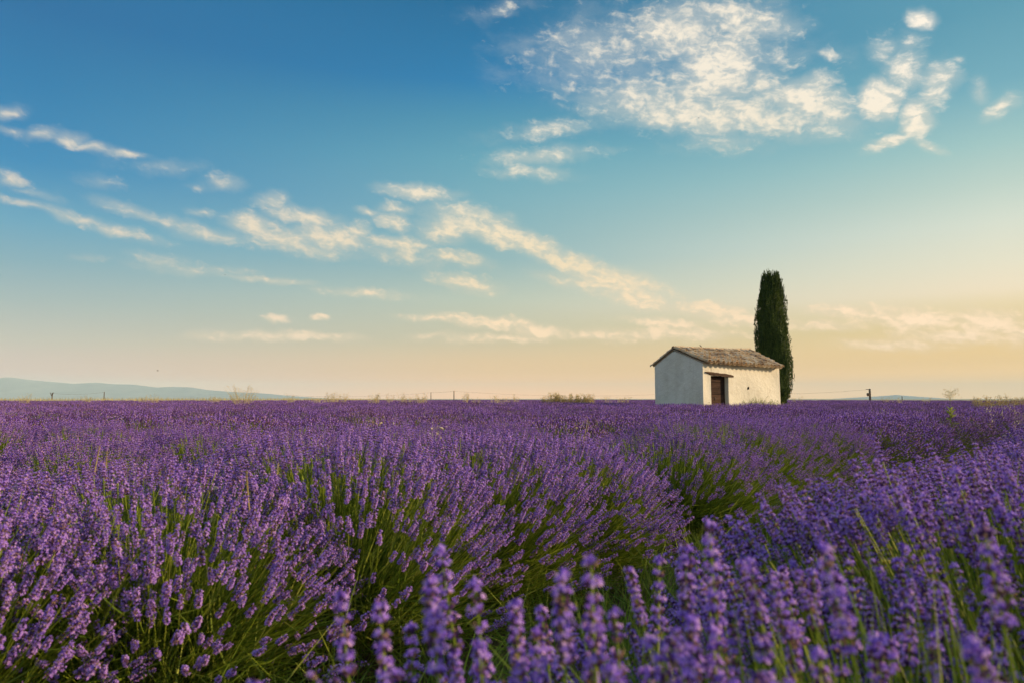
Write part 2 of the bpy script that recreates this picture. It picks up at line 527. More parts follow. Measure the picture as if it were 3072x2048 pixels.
def mat_plaster():
    def build(t):
        g = t.n('ShaderNodeTexCoord').outputs['Object']
        n = t.noise(g, 1.6, 6.0, 0.62)
        fine = t.noise(g, 22.0, 5.0, 0.65)
        st = t.noise(t.vm('MULTIPLY', g, (3.5, 3.5, 0.45)), 1.6, 5.0, 0.6)
        c = t.ramp(n, [(0.25, (0.62, 0.595, 0.51)), (0.5, (0.73, 0.715, 0.63)), (0.78, (0.79, 0.78, 0.71))])
        c = t.mix(t.mr(st, 0.52, 0.75, 0.0, 0.28), c, (0.50, 0.45, 0.36, 1))
        c = t.mix(t.mr(fine, 0.55, 0.8, 0.0, 0.25), c, (0.52, 0.48, 0.40, 1))
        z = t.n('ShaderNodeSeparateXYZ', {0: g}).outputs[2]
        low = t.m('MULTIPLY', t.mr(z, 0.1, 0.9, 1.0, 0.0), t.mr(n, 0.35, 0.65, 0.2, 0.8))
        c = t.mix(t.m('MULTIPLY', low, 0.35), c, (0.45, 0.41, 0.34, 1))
        hgt = t.m('ADD', t.m('MULTIPLY', fine, 0.5), t.noise(g, 5.0, 4.0, 0.55))
        bp = t.n('ShaderNodeBump', {'Strength': 0.75, 'Distance': 0.035, 'Height': hgt})
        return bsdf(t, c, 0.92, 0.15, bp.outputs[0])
    return material('lime_plaster', build)
M_PLASTER = mat_plaster()

def mat_wood(name, stops, sc=(2.0, 18.0, 18.0)):
    def build(t):
        g = t.n('ShaderNodeTexCoord').outputs['Object']
        r = t.n('ShaderNodeObjectInfo').outputs['Random']
        off = t.n('ShaderNodeCombineXYZ', {0: t.m('MULTIPLY', r, 37.0), 1: r, 2: t.m('MULTIPLY', r, 11.0)}).outputs[0]
        n = t.noise(t.vm('MULTIPLY', t.vm('ADD', g, off), sc), 1.4, 6.0, 0.65)
        c = t.ramp(t.m('ADD', t.m('MULTIPLY', n, 0.8), t.m('MULTIPLY', r, 0.2)), stops)
        bp = t.n('ShaderNodeBump', {'Strength': 0.6, 'Distance': 0.01, 'Height': n})
        return bsdf(t, c, 0.85, 0.2, bp.outputs[0])
    return material(name, build)
M_DOOR = mat_wood('door_wood', [(0.3, (0.018, 0.010, 0.008)), (0.5, (0.050, 0.027, 0.019)), (0.75, (0.105, 0.058, 0.042))])
M_BEAM = mat_wood('weathered_beam', [(0.3, (0.035, 0.022, 0.016)), (0.55, (0.10, 0.062, 0.042)), (0.8, (0.19, 0.13, 0.09))])
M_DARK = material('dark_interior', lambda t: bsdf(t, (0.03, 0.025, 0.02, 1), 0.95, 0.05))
M_IRON = material('rusty_iron', lambda t: bsdf(t, t.ramp(t.noise(None, 8.0, 4.0), [(0.3, (0.05, 0.03, 0.025)), (0.7, (0.12, 0.07, 0.045))]), 0.7, 0.4))

def mat_tile():
    def build(t):
        g = t.n('ShaderNodeTexCoord').outputs['Object']
        r, a, b_ = rand_of(t)
        off = t.n('ShaderNodeCombineXYZ', {0: t.m('MULTIPLY', r, 31.0), 1: t.m('MULTIPLY', r, 17.0), 2: r}).outputs[0]
        p = t.vm('ADD', g, off)
        n = t.noise(p, 9.0, 5.0, 0.65)
        c = t.ramp(r, [(0.0, (0.46, 0.32, 0.19)), (0.2, (0.70, 0.53, 0.33)), (0.42, (0.54, 0.41, 0.27)), (0.6, (0.74, 0.64, 0.49)), (0.8, (0.27, 0.19, 0.13)), (1.0, (0.70, 0.50, 0.30))])
        c = t.mix(t.mr(n, 0.50, 0.68, 0.0, 0.5), c, (0.46, 0.42, 0.32, 1))
        c = t.mix(t.mr(t.noise(p, 4.0, 5.0, 0.6), 0.54, 0.7, 0.0, 0.7), c, (0.105, 0.08, 0.06, 1))
        bp = t.n('ShaderNodeBump', {'Strength': 0.6, 'Distance': 0.01, 'Height': n})
        return bsdf(t, c, 0.9, 0.15, bp.outputs[0])
    return material('terracotta_tile', build)
M_TILE = mat_tile()

DX0, DX1, DZ1, DREC = 0.55, 1.80, 2.17, 0.24   # door opening

def lerp(a, b, t): return a + (b - a) * t
def ef(x): return lerp(E_FRONT[0], E_FRONT[1], x / HL)
def eb(x): return lerp(E_BACK[0], E_BACK[1], x / HL)
def rz(x): return lerp(RZ[0], RZ[1], x / HL) - 0.025 * math.sin(math.pi * x / HL)

def build_walls():
    # front wall, with the door opening and the small broken hole; hand plastered, so never quite plane
    xs = sorted(set([round(0.0 + HL * i / 40, 4) for i in range(41)] + [DX0, DX1, 3.19, 3.33]))
    zs = [0.0, 0.25, 0.5, 0.75, 1.0, 1.25, 1.53, 1.66, 1.92, DZ1, 2.4, None]
    b = MB()
    def wob(x, z):
        edge = min(1.0, min(x, HL - x) / 0.25)
        return 0.018 * edge * (math.sin(x * 2.3 + z) + math.sin(z * 3.1 + x * 1.1 + 2))
    def P(i, j):
        x = xs[i]
        z = ef(x) if zs[j] is None else zs[j]
        if 3.18 < x < 3.34 and zs[j] in (1.53, 1.66):
            z += 0.03 if x > 3.25 else -0.02
        y = wob(x, z)
        if abs(x - DX0) < 1e-3 or abs(x - DX1) < 1e-3:
            y *= 0.3
        xx = x
        if i == len(xs) - 1:
            xx = x + 0.05 * (1 - z / 2.7)
        return Vector((xx, y, z))
    for i in range(len(xs) - 1):
        for j in range(len(zs) - 1):
            xm = (xs[i] + xs[i + 1]) / 2
            zt = 3 if zs[j + 1] is None else zs[j + 1]
            if DX0 < xm < DX1 and zt <= DZ1 + 1e-6:
                continue
            if 3.19 < xm < 3.33 and zs[j] == 1.53:
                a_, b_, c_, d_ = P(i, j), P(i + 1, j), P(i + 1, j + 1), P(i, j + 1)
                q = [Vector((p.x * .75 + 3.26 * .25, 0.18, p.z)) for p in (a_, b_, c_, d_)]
                b.add([a_, b_, c_, d_] + q, [(0, 1, 5, 4), (1, 2, 6, 5), (2, 3, 7, 6), (3, 0, 4, 7)], 1)  # hole sides coloured near black, the shade inside put into the colour
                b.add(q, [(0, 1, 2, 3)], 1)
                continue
            b.add([P(i, j), P(i + 1, j), P(i + 1, j + 1), P(i, j + 1)], [(0, 1, 2, 3)], 0)
    for x, sgn in ((DX0, 1), (DX1, -1)):
        for j in range(len(zs) - 1):
            if zs[j + 1] is None or zs[j + 1] > DZ1 + 1e-6:
                continue
            z0, z1 = zs[j], zs[j + 1]
            i = xs.index(x)
            p0, p1 = P(i, j), P(i, j + 1)
            q = [p0, (x, DREC + 0.12, z0), (x, DREC + 0.12, z1), p1]
            b.add(q if sgn > 0 else q[::-1], [(0, 1, 2, 3)], 0)
    b.add([(DX0, 0.006, DZ1), (DX0, DREC + .12, DZ1), (DX1, DREC + .12, DZ1), (DX1, 0.006, DZ1)], [(0, 1, 2, 3)], 0)
    me = b.mesh('wall', [M_PLASTER, M_DARK])
    import bmesh
    bm = bmesh.new(); bm.from_mesh(me)
    bmesh.ops.remove_doubles(bm, verts=bm.verts, dist=0.0005)
    bmesh.ops.recalc_face_normals(bm, faces=bm.faces)
    bm.to_mesh(me); bm.free()
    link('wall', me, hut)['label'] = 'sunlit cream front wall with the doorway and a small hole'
    # shaded gable on the left, gable on the right, back wall
    for x, out_, lab in ((0.0, -1, 'shaded blue grey gable wall'), (HL, 1, None)):
        b = MB()
        n = 16
        rows = 8
        for i in range(n):
            for j in range(rows):
                pts = []
                for (ii, jj) in ((i, j), (i + 1, j), (i + 1, j + 1), (i, j + 1)):
                    y = HD * ii / n
                    yr = HD * RID
                    tp = lerp(ef(x), rz(x) - .08, y / yr) if y < yr else lerp(rz(x) - .08, eb(x), (y - yr) / (HD - yr))
                    z = tp * jj / rows
                    xx = x + (0.05 * (1 - z / 2.7) if x > 1 and ii == 0 else 0)
                    e = min(1.0, min(y, HD - y) / 0.3)
                    pts.append((xx + out_ * -0.02 * e * (1 + math.sin(y * 2.6 + z * 1.7)), y, z))
                b.add(pts if out_ > 0 else pts[::-1], [(0, 1, 2, 3)])
        o = link('wall', b.mesh('wall', [M_PLASTER]), hut)
        if lab: o['label'] = lab
    b = MB()
    b.add([(0, HD, 0), (HL, HD, 0), (HL, HD, eb(HL)), (0, HD, eb(0))], [(0, 3, 2, 1)])
    link('wall', b.mesh('wall', [M_PLASTER]), hut)
build_walls()

def build_door():
    d = empty('door', (0, 0, 0))
    d.parent = hut
    zs = [0.05, 0.36, 0.68, 0.99, 1.30, 1.60, 1.88, 2.13]
    for i in range(len(zs) - 1):
        b = MB()
        dz_ = 0.008 * (i % 2)
        y0 = DREC + random.uniform(0, .012)
        b.box(DX0 + .03, DX1 - .03, y0, DREC + .05, zs[i] + .007, zs[i + 1] - .007 - dz_)
        link('plank', b.mesh('plank', [M_DOOR]), d)
    b = MB(); b.box(DX0 + .002, DX1 - .002, DREC + .055, DREC + .10, 0.0, DZ1 - .003)
    link('door_back', b.mesh('door_back', [M_DARK]), d)
    for x in (DX0 + .014, DX1 - .014):
        b = MB()
        b.box(x - .012, x + .012, DREC - .02, DREC + .05, 0.0, DZ1 - .004)
        link('jamb', b.mesh('jamb', [M_BEAM]), d)
    b = MB()
    b.box(DX0 + .50, DX0 + .58, DREC - .022, DREC - .002, 1.02, 1.16)
    b.tube([(DX0 + .54, DREC - .04, 1.06), (DX0 + .54, DREC - .05, 1.09), (DX0 + .54, DREC - .04, 1.12)], .012, 6)
    link('latch', b.mesh('latch', [M_IRON]), d)
    # two old timbers over the doorway
    def timber(x0, x1, zc0, zc1, h, y0, y1, seed):
        rr = random.Random(seed)
        b = MB()
        n = 12
        rings = []
        for i in range(n + 1):
            t = i / n
            x = lerp(x0, x1, t)
            zc = lerp(zc0, zc1, t) + rr.uniform(-.008, .008)
            hh = h * (0.8 + rr.uniform(-.15, .2)) * (0.55 if i in (0, n) else 1)
            yy = y0 + rr.uniform(-.015, .01)
            rings.append([(x, yy, zc - hh / 2), (x, y1, zc - hh / 2), (x, y1, zc + hh / 2), (x, yy + .01, zc + hh / 2)])
        v = [p for r_ in rings for p in r_]
        f = []
        for i in range(n):
            for k in range(4):
                f.append((i * 4 + k, (i + 1) * 4 + k, (i + 1) * 4 + (k + 1) % 4, i * 4 + (k + 1) % 4))
        f += [(0, 1, 2, 3), tuple(n * 4 + k for k in (3, 2, 1, 0))]
        b.add(v, f)
        link('lintel', b.mesh('lintel', [M_BEAM]), hut)
    timber(0.14, 1.75, 2.335, 2.235, .08, -.065, .02, 3)
    timber(0.42, 2.16, 2.262, 2.165, .13, -.045, .02, 5)
build_door()

def build_roof():
    OV = 0.16                      # eaves overhang
    X0, X1 = -0.02, HL - 0.06
    yr = HD * RID
    def front(x, t):               # t = 0 at the ridge, 1 at the eave
        sag = -0.03 * math.sin(math.pi * min(max(x / HL, 0), 1)) * math.sin(math.pi * t)
        y = lerp(yr, -OV, t)
        zr = rz(x) - 0.02
        ze = ef(x) + 0.04 - 0.05
        return Vector((x, y, lerp(zr, ze, t) + sag))
    def back(x, t):
        y = lerp(yr, HD + .05, t)
        return Vector((x, y, lerp(rz(x) - .02, eb(x) - 0.02, t)))
    b = MB()
    n = 12
    for fn, flip in ((front, False), (back, True)):
        th = 0.03
        top = [[fn(lerp(X0, X1, i / n), t) for t in (0, .95)] for i in range(n + 1)]
        for i in range(n):
            q = [top[i][0], top[i][1], top[i + 1][1], top[i + 1][0]]
            lo = [p - Vector((0, 0, th)) for p in q]
            b.add(q if not flip else q[::-1], [(0, 1, 2, 3)])
            b.add(lo[::-1] if not flip else lo, [(0, 1, 2, 3)])
            b.add([q[1], lo[1], lo[2], q[2]], [(0, 1, 2, 3)])
            if i == 0: b.add([q[0], lo[0], lo[1], q[1]], [(0, 1, 2, 3)])
            if i == n - 1: b.add([q[2], lo[2], lo[3], q[3]], [(0, 1, 2, 3)])
    roof = link('roof', b.mesh('roof', [M_TILE]), hut)

    def tile_mesh(seed, up=True, ln=0.46, r0=0.105, r1=0.135, th=0.018):
        """half round tile: narrow end at y=0, wide end at y=ln, curved about its length"""
        rr = random.Random(seed)
        b = MB()
        seg = 6
        v = []
        for yy, r in ((0.0, r0), (ln, r1)):
            for off in (0, -th):
                for k in range(seg + 1):
                    w = math.pi * k / seg
                    rad = r + off
                    z = math.sin(w) * rad * 0.95
                    v.append((math.cos(w) * rad, yy + rr.uniform(-.006, .006), z if up else -z))
        m_ = seg + 1
        f = []
        for k in range(seg):
            f.append((k, k + 1, 2 * m_ + k + 1, 2 * m_ + k))
            f.append((m_ + k + 1, m_ + k, 3 * m_ + k, 3 * m_ + k + 1))
            f.append((2 * m_ + k, 2 * m_ + k + 1, 3 * m_ + k + 1, 3 * m_ + k))
            f.append((k + 1, k, m_ + k, m_ + k + 1))
        f.append((0, 2 * m_, 3 * m_, m_))
        f.append((seg, m_ + seg, 3 * m_ + seg, 2 * m_ + seg))
        b.add(v, f)
        return b
    covers = [tile_mesh(s).mesh('roof_tile', [M_TILE]) for s in range(5)]
    NC, NR = 18, 7
    for c in range(NC):
        x = lerp(X0 + .09, X1 - .10, c / (NC - 1))
        dxx = random.uniform(-.012, .012)
        for k in range(NR):
            t0 = k / NR * 1.01
            p0 = front(x, t0 - .02)
            p1 = front(x, t0 + 1.3 / NR)
            d = (p1 - p0).normalized()
            side = (front(x + .1, t0) - front(x - .1, t0)).normalized()
            side = (side - d * side.dot(d)).normalized()
            nrm = side.cross(d)
            if nrm.z < 0: nrm = -nrm
            lift = 0.075
            o = link('roof_tile', covers[(c * 3 + k * 2 + random.randint(0, 4)) % 5], roof)
            rot = Matrix((side, d, nrm)).transposed()
            if rot.determinant() < 0:
                rot = Matrix((-side, d, nrm)).transposed()
            tilt = Euler((random.uniform(.05, .13), random.uniform(-.09, .09), random.uniform(-.09, .09))).to_matrix()
            o.matrix_local = Matrix.Translation(p0 + nrm * (lift + random.uniform(-.008, .012)) + side * (dxx + random.uniform(-.014, .014))) @ (rot @ tilt).to_4x4()
    # channel tiles below and the back slope, one mass
    b = MB()
    pan = tile_mesh(99, False, 0.46, 0.150, 0.125)
    def put(src, Mx):
        b.add([Mx @ Vector(p) for p in src.v], src.f)
    for c in range(NC - 1):
        x = lerp(X0 + .09, X1 - .10, (c + .5) / (NC - 1))
        for k in range(NR):
            t0 = k / NR
            p0, p1 = front(x, t0), front(x, t0 + 1.2 / NR)
            d = (p1 - p0).normalized()
            side = Vector((1, 0, 0))
            side = (side - d * side.dot(d)).normalized()
            nrm = side.cross(d)
            if nrm.z < 0:
                nrm, side = -nrm, -side
            put(pan, Matrix.Translation(p0 + nrm * .135) @ Matrix((side, d, nrm)).transposed().to_4x4() @ Matrix.Rotation(random.uniform(.03, .06), 4, 'X'))
    cov = tile_mesh(77)
    for c in range(NC):
        x = lerp(X0 + .09, X1 - .10, c / (NC - 1))
        for k in range(6):
            p0, p1 = back(x, k / 6), back(x, (k + 1.2) / 6)
            d = (p1 - p0).normalized()
            side = Vector((-1, 0, 0))
            side = (side - d * side.dot(d)).normalized()
            nrm = side.cross(d)
            if nrm.z < 0:
                nrm, side = -nrm, -side
            put(cov, Matrix.Translation(p0 + nrm * .05) @ Matrix((side, d, nrm)).transposed().to_4x4() @ Matrix.Rotation(random.uniform(.03, .07), 4, 'X') @ Matrix.Scale(1.0, 4))
    o = link('channel_tiles', b.mesh('channel_tiles', [M_TILE]), roof)
    o['kind'] = 'stuff'
    # ridge tiles, mortar bedded
    rt = [tile_mesh(40 + s, True, 0.72, 0.12, 0.145, .016).mesh('ridge_tile', [M_TILE]) for s in range(3)]
    NRD = 9
    for k in range(NRD):
        x = lerp(X0 - .02, X1 - .68, k / (NRD - 1))
        o = link('ridge_tile', rt[k % 3], roof)
        d = Vector((1, 0, (rz(x + .5) - rz(x)) / .5)).normalized()
        side = Vector((0, -1, 0))
        nrm = side.cross(d)
        if nrm.z < 0:
            nrm, side = -nrm, -side
        o.matrix_local = Matrix.Translation(Vector((x, yr + random.uniform(-.012, .012), rz(x) + .05))) @ Matrix((side, d, nrm)).transposed().to_4x4() @ Euler((random.uniform(-.03, .01), random.uniform(-.06, .06), random.uniform(-.03, .03))).to_matrix().to_4x4()
build_roof()

# ------------------------------------------------------------------ cypress
def mat_cypress():
    def build(t):
        g = t.n('ShaderNodeTexCoord').outputs['Object']
        r, a, b_ = rand_of(t)
        n = t.noise(t.vm('MULTIPLY', g, (1.5, 1.5, 0.7)), 1.6, 4.0, 0.6)
        f = t.m('ADD', t.m('MULTIPLY', n, 0.7), t.m('MULTIPLY', r, 0.3))
        return leafy(t, t.ramp(f, [(0.3, (0.022, 0.045, 0.010)), (0.5, (0.050, 0.092, 0.016)), (0.72, (0.115, 0.155, 0.024))]), 0.2, 0.7, 0.2)
    return material('cypress_foliage', build)

def build_cypress():
    Y = 38.5
    base = at(2322, 1194, Y)
    root = empty('cypress_tree', (base.x, Y, 0))
    tag(root, 'tall narrow dark green cypress tree standing behind the hut', 'tree')
    s = Y / 2048.0
    # radius and centre shift measured down the outline
    prof = [(811, 7, 0), (818, 19, 2), (848, 28, 1), (880, 35, 0), (906, 41, 0), (962, 47, 0), (1015, 52, 2), (1073, 54, 3), (1130, 52, 3), (1162, 46, 4), (1185, 38, 8), (1200, 24, 14), (1215, 10, 16)]
    zz = [EYE + ray(2322, p[0]).z / ray(2322, p[0]).y * Y for p in prof]
    rr_ = [p[1] * s for p in prof]
    cc_ = [p[2] * s for p in prof]
    order = np.argsort(zz)
    zz = np.array(zz)[order]; rr_ = np.array(rr_)[order]; cc_ = np.array(cc_)[order]
    b = MB()
    rnd = random.Random(5)
    zmin, zmax = zz[0], zz[-1] - .16
    # inner dense body
    nz, na = 28, 18
    v, f = [], []
    for i in range(nz + 1):
        z = lerp(zmin, zmax - .25, i / nz)
        r = float(np.interp(z, zz, rr_)) * 0.74
        c = float(np.interp(z, zz, cc_))
        for k in range(na):
            w = 2 * math.pi * k / na
            q = r * (1 + .10 * math.sin(3 * w + z * 1.3) + .08 * math.sin(5 * w - z * 2.1) + rnd.uniform(-.05, .05))
            v.append((c + math.cos(w) * q, math.sin(w) * q, z))
    for i in range(nz):
        for k in range(na):
            k2 = (k + 1) % na
            f.append((i * na + k, i * na + k2, (i + 1) * na + k2, (i + 1) * na + k))
    b.add(v, f)
    # upright plumes
    for i in range(3200):
        u = rnd.random()
        z = lerp(zmin + .05, zmax - .15, u ** 0.92)
        w = rnd.uniform(0, 2 * math.pi)
        lump = 1 + .09 * math.sin(3 * w + z * 1.3) + .07 * math.sin(7 * w + z * 2.6) + .05 * math.sin(11 * w - z * 3.1)
        r = float(np.interp(z, zz, rr_)) * lump * rnd.uniform(.74, .93)
        c = float(np.interp(z, zz, cc_))
        o = Vector((c + math.cos(w) * r, math.sin(w) * r, z))
        out_ = Vector((math.cos(w), math.sin(w), 0))
        L = rnd.uniform(.22, .5)
        ax = (Vector((0, 0, 1)) + out_ * rnd.uniform(-.08, .26) + Vector((rnd.uniform(-.12, .12), rnd.uniform(-.12, .12), 0))).normalized()
        for k in range(14):
            t = rnd.random()
            p0 = o + ax * (t * L - L * .4) + Vector((rnd.uniform(-.05, .05), rnd.uniform(-.05, .05), 0)) * (1 - t)
            d = (ax + Vector((rnd.uniform(-.42, .42), rnd.uniform(-.42, .42), rnd.uniform(-.1, .3)))).normalized()
            b.blade(p0, p0 + d * rnd.uniform(.05, .12), rnd.uniform(.016, .032))
    # broken top sprigs
    for i in range(26):
        w = rnd.uniform(0, 2 * math.pi); r = rnd.uniform(0, .46)
        o = Vector((math.cos(w) * r, math.sin(w) * r, zmax - .32 + rnd.uniform(-.1, .12)))
        ax = (Vector((0, 0, 1)) + Vector((math.cos(w), math.sin(w), 0)) * rnd.uniform(-.1, .35)).normalized()
        L = rnd.uniform(.18, .42)
        for k in range(16):
            p0 = o + ax * rnd.random() * L
            d = (ax + Vector((rnd.uniform(-.6, .6), rnd.uniform(-.6, .6), rnd.uniform(-.1, .3)))).normalized()
            b.blade(p0, p0 + d * rnd.uniform(.05, .12), rnd.uniform(.02, .04))
    link('crown', b.mesh('crown', [mat_cypress()]), root)
    b = MB()
    b.tube([(.28, 0, -.05), (.27, 0, .6), (.24, 0.02, 1.4), (.1, 0, 3), (0, 0, 5)], [.17, .13, .12, .09, .04], 9)
    link('trunk', b.mesh('trunk', [M_BEAM]), root)
build_cypress()

# ------------------------------------------------------------------ lavender
ROW_AZ = R(42)
RU = np.array([math.sin(ROW_AZ), math.cos(ROW_AZ)])     # along the rows
RV = np.array([-math.cos(ROW_AZ), math.sin(ROW_AZ)])    # across, away from the camera

def spike(b, rnd, detail, ln=0.075, base=0.0):
    """whorls of calyces with open florets between base and base+ln on the z axis"""
    dense = detail == 3
    detail = min(detail, 2)
    nw = rnd.choice([7, 8, 9]) if dense else {2: rnd.choice([5, 6, 6, 7]), 1: 5, 0: 4}[detail]
    zs = []
    z = base
    low = rnd.random() < .45
    for i in range(nw):
        zs.append(z)
        z += ln / nw * (1.9 if (i == 0 and low) else rnd.uniform(.75, 1.25))
    top = zs[-1]
    for i, z in enumerate(zs):
        t = i / max(1, nw - 1)
        rad = 0.0058 * (1.0 - .45 * t ** 1.6) * (0.85 if i == 0 else 1)
        if detail == 2:
            nf = int((11 if dense else 9) - 4 * t)
            for k in range(nf):
                w = 2 * math.pi * (k + rnd.uniform(-.2, .2)) / nf + i
                tier = (k % 2) * .0022
                d = Vector((math.cos(w), math.sin(w), rnd.uniform(.55, 1.15)))
                p = Vector((math.cos(w) * rad * .35, math.sin(w) * rad * .35, z + tier))
                L = rnd.uniform(.0058, .0094) * (1 - .25 * t)
                q = rnd.random()
                b.octa(p, d, L, .0019, 2 if q < (.55 if (dense and .2 < t < .6) else .34) else 1, 5)
                tip = p + d.normalized() * L * .85
                if rnd.random() < (.60 if t < .85 else .7):
                    mi = 0
                    dn = d.normalized()
                    a = dn.orthogonal().normalized(); e = dn.cross(a)
                    b.octa(tip - dn * .0012, dn, .0048, .0018, mi, 4)
                    for g in range(4):
                        ww = 2 * math.pi * g / 4 + rnd.uniform(-.3, .3)
                        o_ = a * math.cos(ww) + e * math.sin(ww)
                        s_ = dn.cross(o_)
                        c0 = tip + dn * .0022
                        c1 = c0 + o_ * rnd.uniform(.0030, .0048) + dn * rnd.uniform(-.0005, .0016)
                        b.add([c0, c0 + o_ * .0027 + s_ * .0019, c1, c0 + o_ * .0027 - s_ * .0019], [(0, 1, 2, 3)], mi)
                elif rnd.random() < .5:
                    b.octa(tip - d.normalized() * .001, d, .0035, .0011, 2, 4)
        elif detail == 1:
            nf = 6 if t < .7 else 4
            for k in range(nf):
                w = 2 * math.pi * (k + rnd.uniform(-.25, .25)) / nf + i
                d = Vector((math.cos(w), math.sin(w), rnd.uniform(.4, 1.1)))
                p = Vector((math.cos(w) * rad * .3, math.sin(w) * rad * .3, z))
                L = rnd.uniform(.0078, .0112)
                q = rnd.random()
                b.octa(p, d, L, .0024, 2 if q < .17 else (1 if q < .66 else 0), 4)
                if rnd.random() < .60:
                    b.octa(p + d.normalized() * L * .7, d, .0066, .0033, 0, 3)
        else:
            q = rnd.random()
            b.octa((rnd.uniform(-.001, .001), rnd.uniform(-.001, .001), z - .004), (rnd.uniform(-.2, .2), rnd.uniform(-.2, .2), 1), ln / nw * 1.3, rad * 1.15, 2 if q < .06 else (1 if q < .60 else 0), 4)
    if detail >= 1:
        b.octa((0, 0, top + .002), (rnd.uniform(-.1, .1), rnd.uniform(-.1, .1), 1), ln * .12, .0032, 0 if rnd.random() < .7 else 1, 4)

def stem_pts(ln, bend, n=6):
    return [(bend * (z / .6) ** 2, 0.0, -z) for z in np.linspace(0, ln, n)][::-1]

hero_stem, hero_spike = [], []
for i in range(14):
    rnd = random.Random(100 + i)
    L = rnd.uniform(.066, .092)
    b = MB(); spike(b, rnd, 3, L)
    hero_spike.append(b.mesh('flower_spike', LAV))
    b = MB()
    pts = stem_pts(rnd.uniform(.55, .68), rnd.uniform(-.05, .05), 8) + [(0, 0, L * .9)]
    b.tube(pts, [.0016] * (len(pts) - 1) + [.0008], 5, 3)
    if rnd.random() < .6:
        zl = -rnd.uniform(.04, .12)
        w = rnd.uniform(0, 6.28)
        for sgn in (1, -1):
            d = Vector((math.cos(w) * sgn, math.sin(w) * sgn, .9))
            b.octa((0, 0, zl), d, .012, .0016, 2 if rnd.random() < .5 else 1, 3)
    hero_stem.append(b.mesh('lavender_flower', LAV, True))

protos = bpy.data.collections.new('lavender_prototypes')
def proto(name, me):
    o = bpy.data.objects.new(name, me)
    protos.objects.link(o)
idx = {}
def add_protos(kind, meshes):
    idx[kind] = []
    for me in meshes:
        k = len(protos.objects)
        proto('p%03d_%s' % (k, kind), me)
        idx[kind].append(k)

def sprig_mesh(i, detail):
    rnd = random.Random(300 + i)
    L = rnd.uniform(.056, .085)
    b = MB(); spike(b, rnd, detail, L)
    pts = stem_pts(rnd.uniform(.52, .80), rnd.uniform(-.06, .06), 6)
    b.tube(pts, .0016, 3, 3, False)
    V, T, mm = b.arrays()
    return np_mesh('lavender_sprig', V, T, mm, LAV)
add_protos('close', [sprig_mesh(i, 2) for i in range(8)])
add_protos('near', [sprig_mesh(20 + i, 1) for i in range(10)])

def leaf_tuft(i):
    rnd = random.Random(500 + i)
    b = MB()
    for k in range(26):
        d = Vector((rnd.gauss(0, .28), rnd.gauss(0, .28), 1)).normalized()
        L = rnd.uniform(.16, .40)
        o = Vector((rnd.gauss(0, .035), rnd.gauss(0, .035), rnd.uniform(-.3, -.08)))
        b.blade(o, o + d * L, rnd.uniform(.003, .0055), 3 if rnd.random() < .55 else 4, Vector((rnd.uniform(-.015, .015), rnd.uniform(-.015, .015), 0)))
    V, T, mm = b.arrays()
    return np_mesh('leaf_tuft', V, T, mm, LAV)
add_protos('leaf', [leaf_tuft(i) for i in range(6)])

def dome(n, a_u, a_v, H, rs, low=0.12):
    """n tips on the upper half of a rounded, flat topped dome; returns points and outward stem directions (local u, v, z)"""
    ph = rs.uniform(0, 2 * np.pi, n)
    c = np.where(rs.random(n) < .72, np.sqrt(rs.uniform(low ** 2, 1.0, n)), rs.uniform(low, 1.0, n))   # sine of the elevation, denser towards the crown
    e = np.sqrt(1 - c * c)
    p = 0.74
    x = np.cos(ph) * e ** p
    y = np.sin(ph) * e ** p
    z = c ** 0.72
    dep = 1 - np.abs(rs.normal(0, .085, n))
    dep = np.clip(dep + (rs.random(n) < .05) * rs.uniform(0, .10, n), .55, 1.12)
    tip = np.stack([x * a_u * dep, y * a_v * dep, .10 + (H - .10) * z * dep], 1)
    rootp = np.stack([x * a_u * .26, y * a_v * .26, np.full(n, .05)], 1) + rs.normal(0, .035, (n, 3))
    d = tip - rootp
    d /= np.linalg.norm(d, axis=1)[:, None]
    d += rs.normal(0, .07, (n, 3))
    d[:, 2] += .10
    d /= np.linalg.norm(d, axis=1)[:, None]
    return tip, d

def frames(d, roll):
    """rotation matrices whose z axis is d"""
    n = len(d)
    up = np.tile(np.array([0, 0, 1.0]), (n, 1))
    up[np.abs(d[:, 2]) > .97] = (1, 0, 0)
    x = np.cross(up, d); x /= np.linalg.norm(x, axis=1)[:, None]
    y = np.cross(d, x)
    c, s = np.cos(roll)[:, None], np.sin(roll)[:, None]
    X = x * c + y * s
    Yy = np.cross(d, X)
    return np.stack([X, Yy, d], 2)

def eulers(Rm):
    b = np.arcsin(np.clip(-Rm[:, 2, 0], -1, 1))
    a = np.arctan2(Rm[:, 2, 1], Rm[:, 2, 2])
    c = np.arctan2(Rm[:, 1, 0], Rm[:, 0, 0])
    return np.stack([a, b, c], 1)

